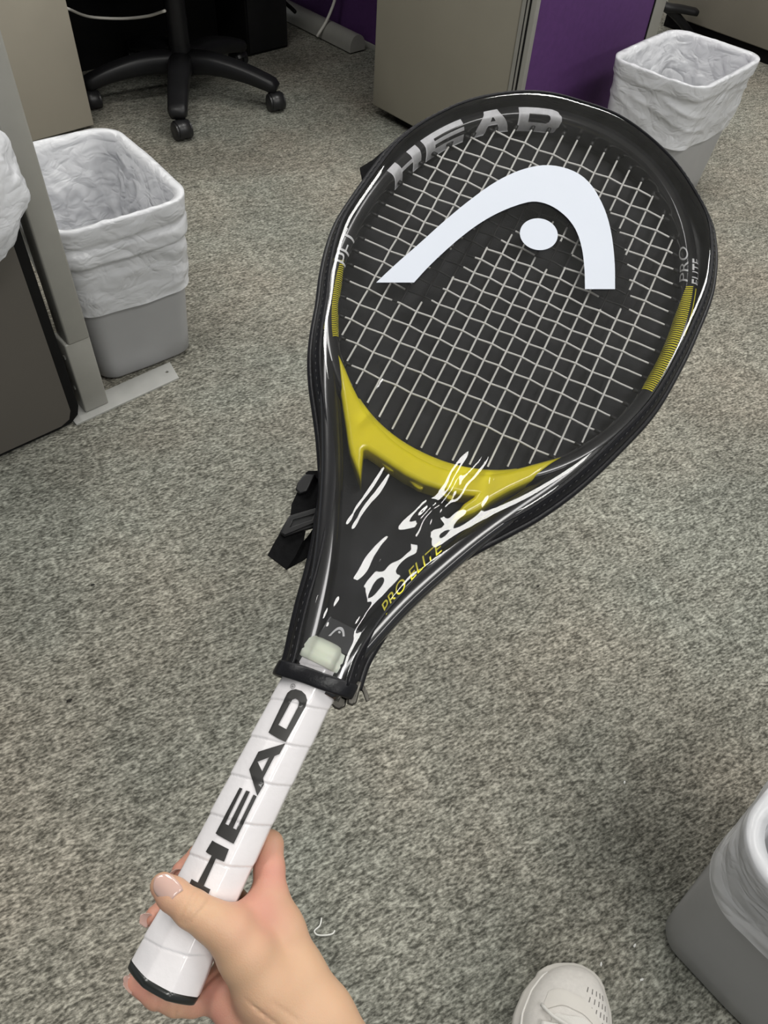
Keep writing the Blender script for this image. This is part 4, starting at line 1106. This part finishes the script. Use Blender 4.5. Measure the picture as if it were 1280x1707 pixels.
# relax the net a little
eA = np.concatenate([HF[:, [0, 1]], HF[:, [1, 2]], HF[:, [2, 3]], HF[:, [3, 0]]])
for _ in range(1):
    s_ = np.zeros_like(HV); c_ = np.zeros(len(HV)); np.add.at(s_, eA[:, 0], HV[eA[:, 1]]); np.add.at(c_, eA[:, 0], 1); np.add.at(s_, eA[:, 1], HV[eA[:, 0]]); np.add.at(c_, eA[:, 1], 1)
    HV = HV * 0.5 + 0.5 * s_ / c_[:, None]
def skin_mat():
    m = bpy.data.materials.new('skin'); m.use_nodes = True
    nt = m.node_tree; N = nt.nodes; L = nt.links; bs = N['Principled BSDF']
    bs.inputs['Roughness'].default_value = 0.48; bs.inputs['Specular IOR Level'].default_value = 0.35
    bs.inputs['Subsurface Weight'].default_value = 0.25; bs.inputs['Subsurface Radius'].default_value = (0.012, 0.004, 0.002); bs.inputs['Subsurface Scale'].default_value = 0.12
    at_ = N.new('ShaderNodeAttribute'); at_.attribute_name = 'flush'
    tc = N.new('ShaderNodeTexCoord'); nz = N.new('ShaderNodeTexNoise'); nz.inputs['Scale'].default_value = 55; nz.inputs['Detail'].default_value = 4
    L.new(tc.outputs['Object'], nz.inputs['Vector'])
    ad = N.new('ShaderNodeMath'); ad.operation = 'MULTIPLY_ADD'; ad.inputs[1].default_value = 0.5; L.new(nz.outputs['Fac'], ad.inputs[0])
    sb = N.new('ShaderNodeMath'); sb.operation = 'SUBTRACT'; sb.inputs[1].default_value = 0.25; L.new(at_.outputs['Fac'], sb.inputs[0]); L.new(sb.outputs[0], ad.inputs[2])
    cr = N.new('ShaderNodeValToRGB'); e = cr.color_ramp.elements
    e[0].position = 0.0; e[0].color = (0.56, 0.355, 0.225, 1); e[1].position = 1.0; e[1].color = (0.56, 0.265, 0.20, 1)
    L.new(ad.outputs[0], cr.inputs['Fac']); L.new(cr.outputs['Color'], bs.inputs['Base Color'])
    n2 = N.new('ShaderNodeTexVoronoi'); n2.inputs['Scale'].default_value = 900; L.new(tc.outputs['Object'], n2.inputs['Vector'])
    bp = N.new('ShaderNodeBump'); bp.inputs['Strength'].default_value = 0.12; bp.inputs['Distance'].default_value = 0.0006
    L.new(n2.outputs['Distance'], bp.inputs['Height']); L.new(bp.outputs['Normal'], bs.inputs['Normal'])
    return m
M_skin = skin_mat()
person = mesh_obj('person', HV / 1000.0, HF, M_skin); person.matrix_world = RM
tag(person, 'bare left hand and wrist gripping the white racket handle', 'person')
fl_ = np.zeros(len(HV))
for c_, r_ in ((zh(345, 205, -11), 22), (zh(222, 412, -7), 18), (zh(150, 725, -9), 26), (zh(690, 390, 2), 20), (zh(748, 200, -6), 20), (zh(590, 440, 14), 14), (zh(270, 320, 22), 12), (zh(480, 760, -6), 18), (zh(520, 880, -6), 22)):
    fl_ = np.maximum(fl_, np.exp(-((HV - c_) ** 2).sum(1) / r_ ** 2))
att = person.data.attributes.new('flush', 'FLOAT', 'POINT'); att.data.foreach_set('value', fl_.astype(np.float32))
M_nail = mat('clear_gel_nail', (0.55, 0.36, 0.31), 0.12, var=0.04, coat=1.0, sss=0.1)
def nail(base, tip, outv, width, rad, thick=0.5):
    base, tip = np.array(base, float), np.array(tip, float); ax = tip - base; L_ = np.linalg.norm(ax); ax /= L_
    n_ = np.array(outv, float); n_ -= ax * (n_ @ ax); n_ /= np.linalg.norm(n_); sd_ = np.cross(ax, n_)
    top, bot = [], []
    for i in range(13):
        t_ = i / 12; w = width / 2 * (1 - 0.55 * max(0, (t_ - 0.55) / 0.45) ** 2.2) * (0.80 + 0.20 * min(1, t_ / 0.2)); cen = base + ax * L_ * t_ + n_ * (-0.6 * (2 * t_ - 0.9) ** 2)
        for k in range(11):
            s = (k / 10 * 2 - 1); an = s * w / rad
            p = cen + sd_ * rad * math.sin(an) + n_ * (rad * math.cos(an) - rad) - ax * (0.9 * s * s if t_ < 0.2 else (1.4 * s * s * max(0, t_ - 0.6) / 0.4))
            top.append(p); bot.append(p - n_ * thick)
    V = np.array(top + bot); Fc = []; m_ = 11; N_ = len(top)
    for i in range(12):
        for k in range(10):
            a = i * m_ + k; Fc.append((a, a + 1, a + m_ + 1, a + m_)); Fc.append((N_ + a, N_ + a + m_, N_ + a + m_ + 1, N_ + a + 1))
    rim = [k for k in range(11)] + [i * m_ + 10 for i in range(1, 13)] + [12 * m_ + k for k in range(9, -1, -1)] + [i * m_ for i in range(11, 0, -1)]
    for a, b in zip(rim, rim[1:] + rim[:1]): Fc.append((a, N_ + a, N_ + b, b))
    return mesh_obj('fingernail', V / 1000.0, Fc, M_nail, person)
nail(zh(306, 322, 35.6), zh(220, 228, 33.8), (-0.1, 0.15, 1), 14.5, 8.6)['label'] = 'long glossy clear thumbnail'
nail(zh(196, 432, -4), zh(150, 400, 1), (-0.8, 0.25, -0.55), 8.5, 6.0)
nail(zh(120, 745, -6), zh(72, 690, -4), (-0.75, -0.25, -0.6), 8.0, 6.0)
nail(zh(330, 205, -8), zh(285, 205, -4), (-0.8, 0.3, -0.6), 8.5, 6.0)

# ================================================================== SHOE
toe = at(958, 1609, 0.03); M_upper = mat('white_knit_upper', (0.75, 0.72, 0.68), 0.8, var=0.04, vscale=200, bump=0.25, bscale=900)
M_sole = mat('white_foam_sole', (0.72, 0.69, 0.64), 0.6, var=0.03)
M_lace = mat('white_lace', (0.78, 0.76, 0.72), 0.7, bump=0.3, bscale=1200)
shoe = empty('running_shoe', (toe[0], toe[1], 0.0), math.radians(-8))
tag(shoe, 'off-white knit running shoe with laces at the bottom of the frame', 'shoe')
# local: +y towards the toe tip (0), heel at y = -0.28
ys = np.array([0.0, 0.003, 0.010, 0.022, 0.040, 0.065, 0.095, 0.13, 0.17, 0.21, 0.245, 0.268, 0.280])
wl = np.array([0.004, 0.018, 0.031, 0.043, 0.053, 0.060, 0.060, 0.053, 0.045, 0.042, 0.040, 0.030, 0.006])   # medial (left)
wr_ = np.array([0.004, 0.016, 0.027, 0.037, 0.045, 0.050, 0.051, 0.050, 0.046, 0.043, 0.040, 0.030, 0.006])
ht = np.array([0.030, 0.040, 0.050, 0.058, 0.064, 0.070, 0.079, 0.092, 0.104, 0.100, 0.100, 0.100, 0.098])
cxs = np.array([0.004, 0.003, 0.002, 0.0, -0.002, -0.004, -0.006, -0.006, -0.004, -0.002, 0, 0, 0])
yy = np.concatenate([np.linspace(0, 0.02, 10)[:-1], np.linspace(0.02, 0.28, 40)])
def shoe_sec(y, s, inset=0.0):
    """s in 0..1 from left sole edge over the top to right sole edge"""
    a, b, h, c_ = [np.interp(y, ys, q) for q in (wl, wr_, ht, cxs)]
    an = math.pi * (1 - s); cx_ = math.cos(an); sx_ = math.sin(an)
    x = c_ + (b if cx_ > 0 else a) * spow(cx_, 0.75) * (1 - inset); z = 0.026 + (h - 0.026) * max(sx_, 0) ** 0.85 * (1 - inset * 0.6)
    return np.array([x, -y, z])
rings = [[shoe_sec(y, s, 0.04) for s in np.linspace(0, 1, 41)] for y in yy]
V, Fc = rings_mesh(rings, False); mesh_obj('upper', V, Fc, M_upper, shoe)
rings = []
for z, g in ((0.0, -0.004), (0.003, 0.001), (0.016, 0.004), (0.027, 0.003), (0.031, -0.003)):
    L_ = []
    for y in yy: L_.append((np.interp(y, ys, cxs) - np.interp(y, ys, wl) - g * (1 if y > 0.004 else 0.3), -y + (g if y < 0.02 else 0), z))
    for y in yy[::-1]: L_.append((np.interp(y, ys, cxs) + np.interp(y, ys, wr_) + g * (1 if y > 0.004 else 0.3), -y + (g if y < 0.02 else 0), z))
    rings.append(L_)
V, Fc = rings_mesh(rings, True, True, True); mesh_obj('sole', V, Fc, M_sole, shoe)
# toe seam, overlays, perforations, laces
tube('side_seam', [shoe_sec(y, 0.075, 0.03) + np.array([0, 0, 0.0006]) for y in np.linspace(0.016, 0.13, 24)], 0.0014, M_lace, shoe)
def patch(nm, pts, off, material, th=0.0012):
    lp = catmull(pts + pts[:1], 60)[:-1]
    def mp(y, s): 
        p = shoe_sec(y, s, 0.04); q1 = shoe_sec(y, min(s + 0.01, 1), 0.04); q0 = shoe_sec(y, max(s - 0.01, 0), 0.04); n = np.cross(q1 - q0, shoe_sec(y + 0.003, s, 0.04) - shoe_sec(max(y - 0.003, 0), s, 0.04)); n /= np.linalg.norm(n) + 1e-9
        if n[2] < 0: n = -n
        return p + n * off
    return decal(nm, [[tuple(p) for p in lp]], mp, material, shoe, 0.008, 0.06)
patch('toe_overlay', [(0.05, 0.60), (0.036, 0.45), (0.042, 0.30), (0.058, 0.30), (0.052, 0.45), (0.066, 0.60), (0.09, 0.72), (0.11, 0.80), (0.10, 0.86), (0.075, 0.74)], 0.0012, M_sole)
patch('tongue', [(0.062, 0.45), (0.064, 0.55), (0.10, 0.62), (0.16, 0.62), (0.16, 0.38), (0.10, 0.36), (0.066, 0.38)], 0.0016, M_lace)
for k, y in enumerate((0.072, 0.088, 0.104, 0.122)):
    tube('lace', [shoe_sec(y + 0.004 * math.sin(q * 3 + k), q, 0.0) + np.array([0, 0, 0.003]) for q in np.linspace(0.30, 0.70, 14)], 0.0032, M_lace, shoe, ry=0.0018)
tube('lace', catmull([shoe_sec(0.056, 0.28, 0) + [0, 0, 0.004], shoe_sec(0.066, 0.38, 0) + [0, 0, 0.006], shoe_sec(0.076, 0.5, 0) + [0, 0, 0.008]], 12), 0.0022, M_lace, shoe)
M_slit = mat('shadowed_slit', (0.22, 0.21, 0.20), 0.9)
V = []; Fc = []
for r in range(6):
    for c_ in range(5):
        y = 0.026 + r * 0.0105 + c_ * 0.001; s = 0.56 + c_ * 0.045 + r * 0.012
        if s > 0.82: continue
        p0 = shoe_sec(y, s, 0.036) + [0, 0, 0.0003]; p1 = shoe_sec(y + 0.0055, s - 0.012, 0.036) + [0, 0, 0.0003]
        v_l, f_l = sweep(np.array([p0, p1]), circ(0.0005, 5)); b0 = len(V); V += [tuple(q) for q in v_l]; Fc += [tuple(k + b0 for k in f) for f in f_l]
mesh_obj('perforations', V, Fc, M_slit, shoe)

# ================================================================== small litter on the carpet
M_fleck = mat('white_paper_fleck', (0.85, 0.85, 0.83), 0.6)
M_dark = mat('dark_lint', (0.02, 0.018, 0.015), 0.9)
def fleck(x, y, size, material, label, rot=0.3):
    p = at(x, y, 0.002)
    V = np.array([(-1, -0.35, 0), (0.2, -0.5, 0), (1, 0.1, 0.1), (0.3, 0.5, 0.2), (-0.8, 0.4, 0.1), (0, 0, 0.7)]) * size
    o = mesh_obj('carpet_fleck', V, [(0, 1, 5), (1, 2, 5), (2, 3, 5), (3, 4, 5), (4, 0, 5), (4, 3, 2, 1, 0)], material, smooth=False)
    o.location = tuple(p); o.rotation_euler = (0, 0, rot); tag(o, label, 'litter', 'bits on the carpet'); return o
fleck(1041, 1304, 0.0026, M_fleck, 'tiny white scrap on the carpet above the near bin', 1.1)
fleck(1058, 1576, 0.0028, M_fleck, 'tiny white scrap between the shoe and the near bin', 0.8)
fleck(1002, 1607, 0.0028, M_fleck, 'tiny white scrap just above the shoe toe', 1.2)
fleck(1070, 1633, 0.0028, M_fleck, 'tiny white scrap lowest of those right of the shoe', 0.3)
fleck(116, 1168, 0.0050, M_dark, 'dark lint spot on the carpet left of the handle', 0.5)
fleck(155, 975, 0.0040, M_dark, 'dark lint spot on the carpet below the dark box', 0.2)
fleck(897, 977, 0.0030, M_dark, 'dark lint spot on the carpet right of the cover neck', 0.2)
lp = [at(x, y, 0.003) for x, y in ((536, 1530), (533, 1543), (524, 1552), (528, 1558), (543, 1559), (555, 1556), (558, 1551))]
tag(tube('plastic_thread', catmull(lp, 30), 0.0011, mat('clear_thread', (0.62, 0.62, 0.58), 0.2, coat=0.5)), 'curled pale plastic thread on the carpet right of the hand', 'litter')

# prints, letters and small fittings belong to the part they sit on
def under(root, kids, parent_name):
    ch = list(root.children); par = [c for c in ch if c.name.split('.')[0] == parent_name][0]
    for c in ch:
        if c.name.split('.')[0] in kids and c is not par: c.parent = par
under(racket, ('frame_letter', 'frame_word', 'hatch_print', 'stripe_print', 'grommet_strip'), 'head_frame')
under(racket, ('grip_letter', 'registered_mark'), 'grip')
under(racket, ('bridge_grommet',), 'bridge')
under(racket, ('emblem',), 'shaft_junction')
under(cover, ('logo_arch', 'logo_dot'), 'clear_window')
under(cover, ('stitching', 'inner_piping'), 'front_border')
under(cover, ('buckle_frame',), 'buckle')
under(cover, ('zip_puller',), 'zip_end')
under(shoe, ('perforations', 'side_seam', 'toe_overlay'), 'upper')
